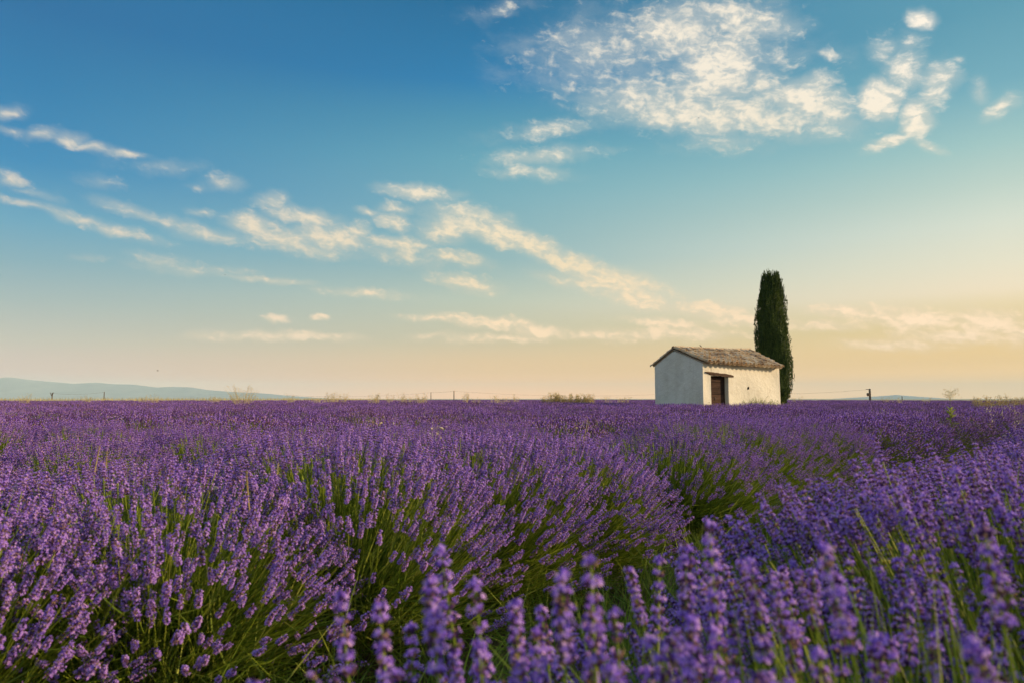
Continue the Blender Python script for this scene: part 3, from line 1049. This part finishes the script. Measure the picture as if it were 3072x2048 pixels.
# bushes for the middle and far field: one mesh of many sprigs each
def bush_mesh(seed, n, detail, size, width, leaves):
    rs = np.random.default_rng(seed)
    rnd = random.Random(seed)
    var = []
    for i in range(6):
        b = MB(); spike(b, rnd, 0, .075 * size)
        V, T, mm = b.arrays()
        V[:, :2] *= width
        var.append((V, T, mm))
    tip, d = dome(n, .62, .95, .80, rs, .10)
    Rm = frames(d, rs.uniform(0, 6.28, n))
    sc_ = rs.uniform(.8, 1.2, n)
    Vs, Ts, Ms = [], [], []
    off = 0
    pick = rs.integers(0, 6, n)
    for i in range(n):
        V, T, mm = var[pick[i]]
        P = (V * sc_[i]) @ Rm[i].T + tip[i]
        Vs.append(P); Ts.append(T + off); Ms.append(mm); off += len(P)
        # stem: a thin three-sided sliver
        w = .0016 * width
        X, Yv = Rm[i][:, 0], Rm[i][:, 1]
        q = tip[i] - d[i] * rs.uniform(.3, .48)
        q[2] = max(q[2], .02)
        S = np.array([tip[i] + X * w, tip[i] - X * w * .5 + Yv * w * .87, tip[i] - X * w * .5 - Yv * w * .87, q])
        Vs.append(S); Ts.append(np.array([[0, 1, 3], [1, 2, 3], [2, 0, 3]]) + off); Ms.append(np.array([3, 3, 3])); off += 4
    tl, dl = dome(leaves, .55, .82, .60, rs, .02)
    for i in range(leaves):
        L = rs.uniform(.16, .34)
        q = tl[i] - dl[i] * L
        s_ = np.cross(dl[i], rs.normal(0, 1, 3)); s_ /= np.linalg.norm(s_); s_ *= .0055 * width
        S = np.array([q - s_, q + s_, tl[i]])
        Vs.append(S); Ts.append(np.array([[0, 1, 2]]) + off); Ms.append(np.array([3 if rs.random() < .4 else 4])); off += 3
    return np_mesh('lavender_bush', np.concatenate(Vs), np.concatenate(Ts), np.concatenate(Ms), LAV)
add_protos('mid', [bush_mesh(800 + i, 1300, 0, 1.0, 1.0, 900) for i in range(6)])
add_protos('far', [bush_mesh(900 + i, 330, 0, 1.15, 1.9, 220) for i in range(5)])

field_poly = [(-75, 62), (-62, 74), (-30, 102), (0, 138), (30, 132), (55, 96), (62, 76), (60, 40), (40, 10), (8, -6), (-8, -5), (-20, 8), (-45, 30)]
def in_field(x, y):
    c = False
    j = len(field_poly) - 1
    for i in range(len(field_poly)):
        xi, yi = field_poly[i]; xj, yj = field_poly[j]
        if (yi > y) != (yj > y) and x < (xj - xi) * (y - yi) / (yj - yi) + xi:
            c = not c
        j = i
    return c

row_v = [-2.9, 0.0, 2.85]
while row_v[-1] < 150: row_v.append(row_v[-1] + 2.3)
while row_v[0] > -60: row_v.insert(0, row_v[0] - 2.3)
NEAR_R = 8.0
P_pos, P_rot, P_scl, P_idx = [], [], [], []
cand = []        # sprigs close to the camera: (screen size, position, rotation, scale)
gA = np.array([HA.x, HA.y])
def hut_hit(x, y):
    q = np.array([x, y]) - gA
    a = q @ np.array([HU.x, HU.y]); c = q @ np.array([HW.x, HW.y])
    return -.75 < a < HL + .6 and -1.15 < c < HD + .7
tree_xy = np.array([14.75, 38.5])
def vis(x, y, pad):
    return y > -pad and abs(x) < y * .80 + pad
for ri, v0 in enumerate(row_v):
    u = -150.0
    while u < 175:
        step = .80 if abs(v0) < 40 else .85
        u += step * random.uniform(.88, 1.12)
        vv = v0 + random.gauss(0, .05)
        xy = u * RU + vv * RV
        x, y = float(xy[0]), float(xy[1])
        dist = math.hypot(x, y)
        if not in_field(x, y) or hut_hit(x, y) or np.linalg.norm(xy - tree_xy) < .7:
            continue
        if not vis(x, y, 5.0):
            continue
        if abs(v0 - 2.85) < .1 and 3.7 < u < 4.35:
            continue                               # a plant is missing in the second row
        hs = random.uniform(.92, 1.08)
        az_ = math.atan2(RU[1], RU[0]) + random.gauss(0, .10)
        if dist > NEAR_R:
            kind = 'mid' if dist < 30 else 'far'
            P_pos.append((x, y, 0)); P_rot.append((0, 0, az_ + random.choice([0, math.pi])))
            P_scl.append((random.uniform(.94, 1.08), random.uniform(.94, 1.06), hs)); P_idx.append(random.choice(idx[kind]))
            continue
        rs = np.random.default_rng(int(1e6 + u * 100 + v0 * 7919) % (2 ** 31))
        close = dist < 4.6
        H = .82 * hs
        a_v, a_u = .96, .62
        if abs(v0) < .1:
            H, a_v = .90 * random.uniform(.97, 1.04), .92
        n_k = 1.0
        if abs(v0 - 2.85) < .1:
            n_k = .9
            a_v, a_u, H = 1.06, .72, .87 * random.uniform(.90, 1.07)
        n = int((1700 if dist < 5 else 1400) * (n_k if abs(v0) > .1 else .74))
        tip, d = dome(n, a_u, a_v, H, rs, .06)
        ca, sa = math.cos(az_), math.sin(az_)
        rot2 = np.array([[ca, -sa, 0], [sa, ca, 0], [0, 0, 1]])
        tip = tip @ rot2.T + np.array([x, y, 0]); d = d @ rot2.T
        # the evening breeze leans everything a little
        d[:, 0] -= .05; d /= np.linalg.norm(d, axis=1)[:, None]
        Rm = frames(d, rs.uniform(0, 6.28, n)); E = eulers(Rm)
        sc_ = rs.uniform(.8, 1.18, n)
        rel = tip - np.array([0, 0, EYE])
        dd = np.linalg.norm(rel, axis=1)
        # nothing stands right in front of the lens, and the near row stays below the sight line to the field
        drop = -rel[:, 2] / np.maximum(rel[:, 1], .05)
        keep = (dd > .62) & ((drop > .30) | (dd > 1.35)) & (rel[:, 2] < -.10) & ((dd > 1.25) | (rs.random(n) < np.where(drop > .43, .6, .22))) & ((drop > .36) | (rel[:, 0] > .28) | (dd > 1.6))
        for i in np.nonzero(keep)[0]:
            infr = rel[i, 1] > .3 and abs(rel[i, 0]) < rel[i, 1] * .76 and drop[i] < .47
            k = random.choice(idx['close'] if close else idx['near'])
            if infr and dd[i] < 2.2:
                cand.append((dd[i], tuple(tip[i]), tuple(E[i]), float(sc_[i])))
            else:
                P_pos.append(tuple(tip[i])); P_rot.append(tuple(E[i])); s_ = float(sc_[i]); P_scl.append((s_, s_, s_)); P_idx.append(k)
        nl = 420
        tip, d = dome(nl, a_u * .84, a_v * .84, H * .74, rs, .0)
        tip = tip @ rot2.T + np.array([x, y, 0]); d = d @ rot2.T
        E = eulers(frames(d, rs.uniform(0, 6.28, nl)))
        for i in range(nl):
            if np.linalg.norm(tip[i] - np.array([0, 0, EYE])) < .5:
                continue
            P_pos.append(tuple(tip[i])); P_rot.append(tuple(E[i])); s_ = random.uniform(.8, 1.2); P_scl.append((s_, s_, s_)); P_idx.append(random.choice(idx['leaf']))

# the tall blurred spikes right in front of the lens: tip (pixels of the 2352 wide view), distance, lean
FRONT = [
 (1290,1252,.66,-.02),(1357,1260,.67,-.03),(985,1308,.68,-.10),(1016,1292,.86,-.16),(1090,1330,.78,-.10),(870,1378,.74,-.14),(785,1392,.78,-.12),
 (1180,1356,.74,-.07),(1236,1340,.92,-.12),(1575,1212,.86,.02),(1630,1222,.78,-.05),(1515,1282,.98,.04),(1440,1290,1.05,-.25),(1585,1372,.70,-.04),
 (1865,1272,.90,0.03),(2080,1342,.86,.04),(580,1545,.72,-.1),(945,1468,.90,-.05),(1412,1398,.74,-.05),(1750,1462,.66,-.02),(1925,1352,.82,.05),
 (2010,1430,.74,.02),(1480,1460,.72,-.08),(1360,1470,.70,0.03),(1235,1470,.72,-.06),(1100,1490,.72,-.1),(1680,1385,.84,-.03),(1820,1400,.80,.02),
 (2150,1400,.82,.05),(2250,1440,.84,.03),(1040,1480,.80,-.12),(1640,1480,.70,-.04),(1880,1490,.68,.0),(2300,1480,.80,.04),(2040,1500,.72,.03),
]
heroes = []
for (px, py, Y, lean) in FRONT:
    p = at(px * K, py * K, Y)
    d = Vector((lean, random.uniform(-.05, .12), 1)).normalized()
    s_ = random.uniform(1.12, 1.32)
    base = p - d * .082 * s_
    Rm = frames(np.array([tuple(d)]), np.array([random.uniform(0, 6.28)]))
    heroes.append((tuple(base), tuple(eulers(Rm)[0]), s_, px if (py < 1400 and px < 1640 and px > 700) else None))
cand.sort(key=lambda q: q[0])
n_more = 300 - len(heroes)
for c in cand[:n_more]:
    heroes.append((c[1], c[2], c[3], None))
for c in cand[n_more:]:
    P_pos.append(c[1]); P_rot.append(c[2]); P_scl.append((c[3],) * 3); P_idx.append(random.choice(idx['close']))
ORD = ['first', 'second', 'third', 'fourth', 'fifth', 'sixth', 'seventh', 'eighth', 'ninth', 'tenth', 'eleventh', 'twelfth', 'thirteenth', 'fourteenth', 'fifteenth', 'sixteenth']
tall = sorted(h[3] for h in heroes if h[3])
for i, (p, e, s_, px) in enumerate(heroes):
    k = i % 14
    o = bpy.data.objects.new('lavender_flower', hero_stem[k])
    o.location, o.rotation_euler, o.scale = p, e, (s_ * .88, s_ * .88, s_) if i < len(FRONT) else (s_, s_, s_)
    tag(o, 'single purple lavender flower on a green stem in the nearest row before the camera', 'flower', 'nearest lavender flowers in the foreground row')
    if px:
        o['label'] = 'tall blurred lavender flower, %s from the left of those standing free at bottom centre' % ORD[tall.index(px)]
    COL.objects.link(o)
    c = bpy.data.objects.new('flower_spike', hero_spike[k])
    c.parent = o
    COL.objects.link(c)

def scatter(name, pos, rot, scl, ind, coll):
    me = bpy.data.meshes.new(name)
    n = len(pos)
    me.vertices.add(n)
    me.vertices.foreach_set('co', np.array(pos, np.float32).ravel())
    me.attributes.new('rot', 'FLOAT_VECTOR', 'POINT').data.foreach_set('vector', np.array(rot, np.float32).ravel())
    me.attributes.new('scl', 'FLOAT_VECTOR', 'POINT').data.foreach_set('vector', np.array(scl, np.float32).ravel())
    me.attributes.new('idx', 'INT', 'POINT').data.foreach_set('value', np.array(ind, np.int32))
    me.update()
    o = link(name, me)
    g = bpy.data.node_groups.new(name, 'GeometryNodeTree')
    g.interface.new_socket('Geometry', in_out='INPUT', socket_type='NodeSocketGeometry')
    g.interface.new_socket('Geometry', in_out='OUTPUT', socket_type='NodeSocketGeometry')
    t = NT(g)
    gi, go = t.n('NodeGroupInput'), t.n('NodeGroupOutput')
    ci = t.n('GeometryNodeCollectionInfo')
    ci.inputs['Collection'].default_value = coll
    ci.inputs['Separate Children'].default_value = True
    ci.inputs['Reset Children'].default_value = True
    def attr(nm, ty):
        a = t.n('GeometryNodeInputNamedAttribute', data_type=ty)
        a.inputs['Name'].default_value = nm
        return a.outputs[0]
    ip = t.n('GeometryNodeInstanceOnPoints')
    g.links.new(gi.outputs[0], ip.inputs['Points'])
    g.links.new(ci.outputs[0], ip.inputs['Instance'])
    ip.inputs['Pick Instance'].default_value = True
    g.links.new(attr('idx', 'INT'), ip.inputs['Instance Index'])
    g.links.new(attr('rot', 'FLOAT_VECTOR'), ip.inputs['Rotation'])
    g.links.new(attr('scl', 'FLOAT_VECTOR'), ip.inputs['Scale'])
    g.links.new(ip.outputs[0], go.inputs[0])
    o.modifiers.new('scatter', 'NODES').node_group = g
    return o
lav = scatter('lavender_field', P_pos, P_rot, P_scl, P_idx, protos)
tag(lav, 'rows of purple lavender in bloom filling the field up to the horizon', 'lavender', kind='stuff')
print('lavender points', len(P_pos))


# weeds and old leaves on the furrow floor between the first two rows
fp, fr, fs_, fi = [], [], [], []
for k in range(800):
    u, v = random.uniform(-3, 9), random.uniform(.75, 2.2)
    xy = u * RU + v * RV
    P_ = (float(xy[0]), float(xy[1]), random.uniform(.06, .24))
    if math.hypot(P_[0], P_[1]) < .8:
        continue
    fp.append(P_); fr.append((random.gauss(0, .5), random.gauss(0, .5), random.uniform(0, 6.28)))
    q = random.uniform(.7, 1.2); fs_.append((q, q, q)); fi.append(random.choice(idx['leaf']))
tag(scatter('furrow_weeds', fp, fr, fs_, fi, protos), 'dark green weeds covering the furrow between the lavender rows', 'weeds', kind='stuff')

# ------------------------------------------------------------------ dry grasses, oats and weeds
def grass_tuft(name, loc, h, n, spread, mats, label, cat, group=None, seed=0, panicle=1.0, sw=.004, droop=.25, dens=9, fl=(.018, .05), low=.05):
    rnd = random.Random(seed)
    b = MB()
    for k in range(n):
        w = rnd.uniform(0, 6.28); r = spread * .35 * math.sqrt(rnd.random())
        p0 = Vector((math.cos(w) * r, math.sin(w) * r, low))
        hh = h * rnd.uniform(.62, 1.0)
        out_ = Vector((math.cos(w), math.sin(w), 0)) * spread * rnd.uniform(.2, 1.0)
        pts = []
        for i in range(6):
            t = i / 5
            pts.append(p0 + out_ * t ** 2 + Vector((0, 0, (hh - low) * (t - droop * .35 * max(0, t - .6) ** 2))))
        b.tube(pts, [sw, sw, sw * .9, sw * .8, sw * .6, sw * .4], 3, 0, False)
        m_ = int(dens * panicle)
        for j in range(m_):
            t = rnd.uniform(.55, 1.0)
            a = pts[3].lerp(pts[5], (t - .55) / .45) if t > .55 else pts[3]
            d = Vector((rnd.gauss(0, .8), rnd.gauss(0, .8), rnd.uniform(-.6, .8))).normalized()
            e = a + d * rnd.uniform(.02, .10) * panicle
            b.blade(a, e, sw * .8, 0)
            L = rnd.uniform(*fl)
            b.octa(e, (d + Vector((0, 0, -.5))).normalized(), L, L * .26, min(1, len(mats) - 1), 3)
    o = link(name, b.mesh(name, mats), None, loc)
    tag(o, label, cat, group)
    return o

def put_tuft(px, top, Y, seed, label, n=10, spread=.35, mats=None, group=None, cat='dry grass', name='dry_grass_tuft', **kw):
    p = at(px, top, Y)
    return grass_tuft(name, (p.x, Y, 0), p.z, n, spread, mats or [M_STRAW, M_STRAW], label, cat, group, seed, **kw)

ORDX = ORD + ['seventeenth', 'eighteenth', 'nineteenth', 'twentieth'] + ['twenty-' + q for q in ORD[:9]] + ['thirtieth'] + ['thirty-' + q for q in ORD[:9]]
def place(v, all_v):
    return ORDX[sorted(all_v).index(v)]
SKY_G = 'dry grass tufts on the skyline behind the lavender'
SKY_L = 'wispy pale dry grass tuft on the skyline beyond the lavender field'
tufts = [(78, 1170), (262, 1183), (432, 1182), (463, 1178), (636, 1182), (650, 1186), (870, 1176), (945, 1187), (992, 1172), (970, 1180), (1006, 1172), (1029, 1173), (1123, 1174), (1117, 1182), (1169, 1175), (1204, 1174), (1225, 1183), (1268, 1172), (1260, 1178),
         (1398, 1176), (1430, 1184), (1483, 1180), (1500, 1184), (1548, 1179), (1520, 1184), (1824, 1187), (1857, 1185), (1875, 1187), (2392, 1184), (2656, 1188), (2690, 1188), (2782, 1189)]
for i, (px, top) in enumerate(tufts):
    put_tuft(px, top, 44 + (i * 7) % 9, 40 + i, 'wispy pale dry grass tuft on the skyline, %s such tuft from the left' % place(px, [q[0] for q in tufts]), 15, .36, [M_STRAW, M_OAT], group=SKY_G, sw=.009, fl=(.04, .08), dens=11)
put_tuft(728, 1152, 40, 1, 'large airy dry bush rising above the skyline near the faint hills', 42, .80, [M_STRAW, M_OAT], name='dry_bush', cat='dry bush', sw=.009, dens=11, fl=(.035, .07), droop=.1)
mid_clumps = [(1640, 1180, .4), (1662, 1172, .45), (1683, 1177, .4), (1722, 1176, .45), (1745, 1180, .4), (1770, 1178, .45), (1700, 1184, .4), (1760, 1184, .4)]
for i, (px, top, sp) in enumerate(mid_clumps):
    put_tuft(px, top, 46, 140 + i, 'thick yellow dry grass clump on the skyline before the hut, %s from left' % place(px, [q[0] for q in mid_clumps]), 26, sp, group='yellow grass clumps on the skyline left of the hut', name='dry_grass_clump', sw=.013, dens=15, fl=(.05, .10))
end_clumps = [(2936, 1190, .3), (2947, 1182, .35), (2962, 1188, .3), (2989, 1187, .3), (3003, 1184, .3), (3022, 1177, .35), (3034, 1188, .3), (3056, 1185, .35), (3074, 1183, .35)]
for i, (px, top, sp) in enumerate(end_clumps):
    put_tuft(px, top, 27, 170 + i, 'straw coloured grass clump at the far right end of the field, %s from left' % place(px, [q[0] for q in end_clumps]), 17, sp, group='straw grass clumps at the right end of the field', name='dry_grass_clump', sw=.009, dens=14, fl=(.04, .07))

# bleached oat stalks standing among the lavender: tip, distance
oats = [(2500, 1234, 10.5), (2536, 1243, 10), (2556, 1246, 10), (2595, 1223, 13), (2624, 1228, 13), (2641, 1222, 12.5), (2650, 1230, 12.5), (2708, 1231, 12), (2766, 1210, 16), (2772, 1204, 17), (2788, 1228, 13), (2805, 1224, 13.5), (2820, 1226, 13),
        (2333, 1255, 8.5), (3020, 1266, 7.5), (3036, 1270, 7), (3056, 1252, 7.5), (2946, 1206, 18), (2962, 1212, 17), (2985, 1208, 18), (3000, 1214, 16), (3020, 1208, 18), (3040, 1210, 17), (3060, 1206, 18), (2975, 1222, 14), (3048, 1220, 14),
        (1108, 1240, 9.5), (1093, 1248, 9), (1151, 1246, 8.5), (1161, 1264, 7), (1156, 1284, 6), (1298, 1240, 9), (1312, 1246, 9), (1308, 1270, 6.4), (1300, 1282, 6), (1270, 1300, 5.6), (961, 1280, 6.2), (1745, 1276, 6.4), (1738, 1284, 6.2),
        (516, 1270, 7.5), (592, 1284, 7), (366, 1408, 2.7), (378, 1404, 2.6), (640, 1410, 2.8), (662, 1402, 2.9), (680, 1398, 2.9), (1230, 1304, 5.2)]
OAT_L = 'thin bleached oat stalk with pale drooping spikelets poking out of the lavender'
for i, (px, top, Y) in enumerate(oats):
    side = [q[0] for q in oats if (q[0] > 2300) == (px > 2300)]
    put_tuft(px, top - 14, Y, 300 + i, 'bleached oat stalk among the lavender %s the hut, %s such stalk from left' % ('right of' if px > 2300 else 'left of', place(px + Y * 1e-4, [q[0] + q[2] * 1e-4 for q in oats if (q[0] > 2300) == (px > 2300)])), 1 if Y < 6 else 2, .07, [M_OAT, M_OAT], 'bleached oat stalks among the lavender', 'oat stalk', 'oat_stalk', sw=.0026, dens=9, fl=(.034, .060), droop=.8, panicle=1.0)
# bare straw stalks
straws = [(298, 1336, 3.3, .06), (320, 1352, 3.2, .01), (737, 1412, 2.5, -.05), (933, 1320, 3.6, .05), (952, 1320, 3.5, -.04), (833, 1388, 2.8, .02), (1763, 1256, 7.2, .08), (1768, 1262, 7.0, .10)]
for i, (px, top, Y, lean) in enumerate(straws):
    p = at(px, top, Y)
    b = MB()
    b.tube([(lean * -2.0, 0, 0.1), (lean * -1.0, .01, p.z * .5), (lean * -.3, 0, p.z * .85), (0, 0, p.z)], [.0018, .0018, .0016, .001], 5)
    b.tube([(lean * -.5, 0, p.z * .76), (lean * -.28, .003, p.z * .86), (.004, 0, p.z + .004)], [.0018, .003, .001], 5)
    tag(link('straw_stalk', b.mesh('straw_stalk', [M_STRAW]), None, (p.x, Y, 0)), 'bare upright straw coloured stalk among the lavender, %s such stalk from the left' % place(px, [q[0] for q in straws]), 'straw', 'bare straw stalks among the lavender')

# tall green weed with a yellow foot on the right
Y = 11.5
p = at(2848, 1173, Y)
weed = empty('tall_weed', (p.x, Y, 0))
tag(weed, 'tall green weed with feathery brown top rising from the lavender at right', 'weed')
b = MB(); b.tube([(.03, 0, 0), (.01, 0, .5), (0, 0, .9), (.01, 0, p.z)], [.006, .005, .004, .002], 5)
link('stem', b.mesh('stem', [M_WEED]), weed)
b = MB(); rnd = random.Random(3)
for k in range(70):
    t = rnd.uniform(.86, 1.0); w = rnd.uniform(0, 6.28)
    o_ = Vector((.01, 0, p.z * t)); d = Vector((math.cos(w), math.sin(w), rnd.uniform(.1, 1)))
    e = o_ + d.normalized() * rnd.uniform(.03, .13) * (1.5 - t)*2
    b.blade(o_, e, .003); b.octa(e, d, .02, .006, 0, 3)
link('seed_head', b.mesh('seed_head', [M_STRAW]), weed)
b = MB()
for k in range(26):
    w = rnd.uniform(0, 6.28); z = rnd.uniform(.6, .95)
    o_ = Vector((.005, 0, z)); d = Vector((math.cos(w), math.sin(w), rnd.uniform(.3, 1.2))).normalized()
    b.blade(o_, o_ + d * rnd.uniform(.06, .14), .03)
link('leaf', b.mesh('leaf', [M_WEED]), weed)

# grass along the foot of the hut
wall_tufts = [(2.55, -.42, .98, 22), (2.95, -.38, 1.16, 26), (3.2, -.5, 1.06, 22), (3.55, -.40, 1.26, 30), (3.95, -.45, 1.10, 26), (4.3, -.40, 1.20, 26), (4.7, -.42, 1.02, 22), (5.1, -.40, 1.08, 22), (5.6, -.42, 1.0, 22), (6.1, -.1, .95, 22), (.3, -.42, .98, 16), (1.2, -.55, .86, 14), (2.1, -.42, .92, 16)]
for i, (s_, off, h, n) in enumerate(wall_tufts):
    q = HA + HU * s_ + HW * off
    grass_tuft('grass_tuft', (q.x, q.y, 0), h, n, .38, [M_WEED, M_WEED], 'tall green grass tuft against the front wall of the hut, %s from the left' % place(s_, [q[0] for q in wall_tufts]), 'grass tuft', 'green grass tufts along the hut wall', 600 + i, sw=.008, dens=5, fl=(.02, .05), droop=.5)

# small yellow wildflowers in the near row
yellows = [(2474, 1598, 1.9, 9), (2415, 1572, 2.0, 5), (2490, 1568, 2.05, 3), (2660, 1688, 1.5, 4), (2424, 1632, 1.8, 3), (2780, 1560, 2.1, 3)]
for i, (px, py, Y, n) in enumerate(yellows):
    p = at(px, py, Y)
    f_ = empty('wildflower', (p.x, Y, 0))
    tag(f_, 'small pale yellow wildflower among the near lavender, %s yellow one from left' % place(px, [q[0] for q in yellows]), 'wildflower', 'yellow wildflowers in the near row')
    rnd = random.Random(900 + i)
    b = MB(); b.tube([(.03, .02, .1), (.015, .01, p.z * .6), (0, 0, p.z)], [.0018, .0016, .001], 4)
    link('stem', b.mesh('stem', [M_WEED]), f_)
    b = MB()
    for k in range(n):
        c0 = Vector((rnd.gauss(0, .012), rnd.gauss(0, .012), p.z + rnd.gauss(0, .010)))
        for j in range(5):
            w = 2 * math.pi * j / 5 + rnd.random()
            b.blade(c0, c0 + Vector((math.cos(w), math.sin(w), rnd.uniform(.1, .8))) * .012, .008)
    link('blossom', b.mesh('blossom', [M_YELLOW]), f_)

# ripe grass strip beyond the field on the left
b = MB(); rnd = random.Random(21)
edge = [(-90, 50), (-75, 62), (-62, 74), (-30, 102), (-12, 122)]
for k in range(9000):
    t = rnd.uniform(0, 3.999); i = int(t); f_ = t - i
    ex, ey = lerp(edge[i][0], edge[i + 1][0], f_), lerp(edge[i][1], edge[i + 1][1], f_)
    nx, ny = edge[i][1] - edge[i + 1][1], edge[i + 1][0] - edge[i][0]
    ll = math.hypot(nx, ny)
    o_ = rnd.uniform(1.0, 14)
    x, y = ex + nx / ll * o_, ey + ny / ll * o_
    h = rnd.uniform(1.05, 1.38) * (1 if t < 3 else 1 - .25 * (t - 3))
    b.blade((x, y, 0), (x + rnd.gauss(0, .08), y + rnd.gauss(0, .08), h), .07, 0, Vector((rnd.gauss(0, .03), 0, 0)))
tag(link('ripe_grass', b.mesh('ripe_grass', [M_STRAW])), 'strip of ripe golden grass beyond the left end of the field', 'grass', kind='stuff')

# ------------------------------------------------------------------ poles, cables, birds
M_POLE = material('pole_wood', lambda t: bsdf(t, t.ramp(t.noise(None, 3.0, 4.0), [(0.3, (0.07, 0.055, 0.045)), (0.7, (0.15, 0.12, 0.10))]), 0.9, 0.1))
M_CABLE = material('cable', lambda t: bsdf(t, (0.05, 0.05, 0.05, 1), 0.6, 0.3))
def pole(px, top, Y, r, kind, label):
    p = at(px, top, Y)
    zb = ground_z(math.hypot(p.x, Y)) - .1
    root = empty('utility_pole', (p.x, Y, zb))
    tag(root, label, 'utility pole')
    H = p.z - zb
    b = MB(); b.tube([(0, 0, 0), (0, 0, H * .5), (0, 0, H)], [r * 1.25, r * 1.1, r], 8)
    link('post', b.mesh('post', [M_POLE]), root)
    if kind == 'transformer':
        b = MB(); b.box(-1.0, .25, -.08, .08, H - .25, H - .07)
        link('crossarm', b.mesh('crossarm', [M_POLE]), root)
        b = MB(); b.tube([(-.55, -.1, H - 2.0), (-.55, -.1, H - 1.85), (-.55, -.1, H - 1.25), (-.55, -.1, H - 1.15)], [.25, .36, .36, .22], 10)
        link('transformer', b.mesh('transformer', [M_IRON]), root)
    if kind == 'fork':
        for s_ in (-1, 1):
            b = MB(); b.tube([(0, -.22, H - .9), (s_ * .55, -.22, H + .1)], [.10, .08], 6)
            link('arm', b.mesh('arm', [M_POLE]), root)
    return Vector((p.x, Y, p.z))
a1 = pole(157, 1177, 210, .15, 'fork', 'thin utility pole with forked top before the hills at left')
a2 = pole(313, 1174, 215, .12, 'plain', 'thin plain utility pole before the hills, right of the forked pole')
a3 = pole(1293, 1175, 225, .10, 'plain', 'short thin utility pole on the skyline near the middle of the field')
a4 = pole(1362, 1171, 220, .13, 'plain', 'taller thin utility pole on the skyline near the middle of the field')
a5 = pole(2609, 1165, 190, .26, 'transformer', 'utility pole with crossarm and transformer on the skyline right of the cypress')
a6 = pole(2706, 1187, 230, .12, 'plain', 'small distant post on the skyline right of the transformer pole')
def cable(a, c, sag, label):
    pts = []
    for i in range(13):
        t = i / 12
        q = a.lerp(c, t); q.z -= sag * 4 * t * (1 - t) + .12
        pts.append(q)
    b = MB(); b.tube(pts, .022, 4)
    tag(link('power_cable', b.mesh('power_cable', [M_CABLE])), label, 'cable')
cable(a1, a2, .5, 'power cable between the two thin poles at left')
cable(at(860, 1183, 235), a3, .9, 'power cable reaching the short middle pole from the left')
cable(a3, a4, .1, 'short power cable between the two middle poles')
cable(a4, at(1990, 1180, 230), 1.0, 'power cable from the taller middle pole towards the hut')
cable(at(2330, 1179, 190), a5, .3, 'power cable between the cypress and the transformer pole')

M_BIRD = material('bird_feathers', lambda t: bsdf(t, (0.05, 0.042, 0.036, 1), 0.8, 0.2))
def bird(loc, size, flying, label, yaw=0.0):
    b = MB()
    s = size
    b.tube([(-.5 * s, 0, 0), (-.3 * s, 0, .01 * s), (0, 0, 0), (.28 * s, 0, .03 * s), (.42 * s, 0, .06 * s), (.55 * s, 0, .05 * s)], [.03 * s, .09 * s, .14 * s, .11 * s, .09 * s, .01 * s], 8)
    b.add([(-.4 * s, -.05 * s, 0), (-.4 * s, .05 * s, 0), (-.75 * s, .10 * s, .01 * s), (-.75 * s, -.10 * s, .01 * s)], [(0, 1, 2, 3)])
    body = b.mesh('bird', [M_BIRD], True)
    o = link('bird', body, None, loc)
    o.rotation_euler = (0, 0 if flying else R(-40), yaw)
    tag(o, label, 'bird')
    for sg in (-1, 1):
        b = MB()
        if flying:
            b.add([(.2 * s, sg * .08 * s, .05 * s), (-.15 * s, sg * .08 * s, .05 * s), (-.2 * s, sg * .6 * s, .26 * s), (.1 * s, sg * .6 * s, .28 * s), (-.18 * s, sg * 1.05 * s, .22 * s)], [(0, 1, 2, 3), (3, 2, 4)])
        else:
            b.add([(.2 * s, sg * .13 * s, .06 * s), (-.1 * s, sg * .15 * s, -.04 * s), (-.5 * s, sg * .05 * s, .02 * s), (-.1 * s, sg * .12 * s, .1 * s)], [(0, 1, 2, 3)])
        link('wing', b.mesh('wing', [M_BIRD]), o)
bird(at(473, 1111, 70), .20, True, 'small dark bird flying low over the hills at left', .6)
bird(at(2096, 355, 80), .16, True, 'tiny dark bird flying beneath the big cloud', 2.2)
bird(at(675, 825, 80), .13, True, 'tiny dark bird flying in the clear sky below the left clouds', 1.2)
xr = 1.95
q = HA + HU * xr + HW * (HD * RID)
bird((q.x, q.y, rz(xr) + .225), .17, False, 'small bird perched on the tiled ridge of the hut roof', 2.4)
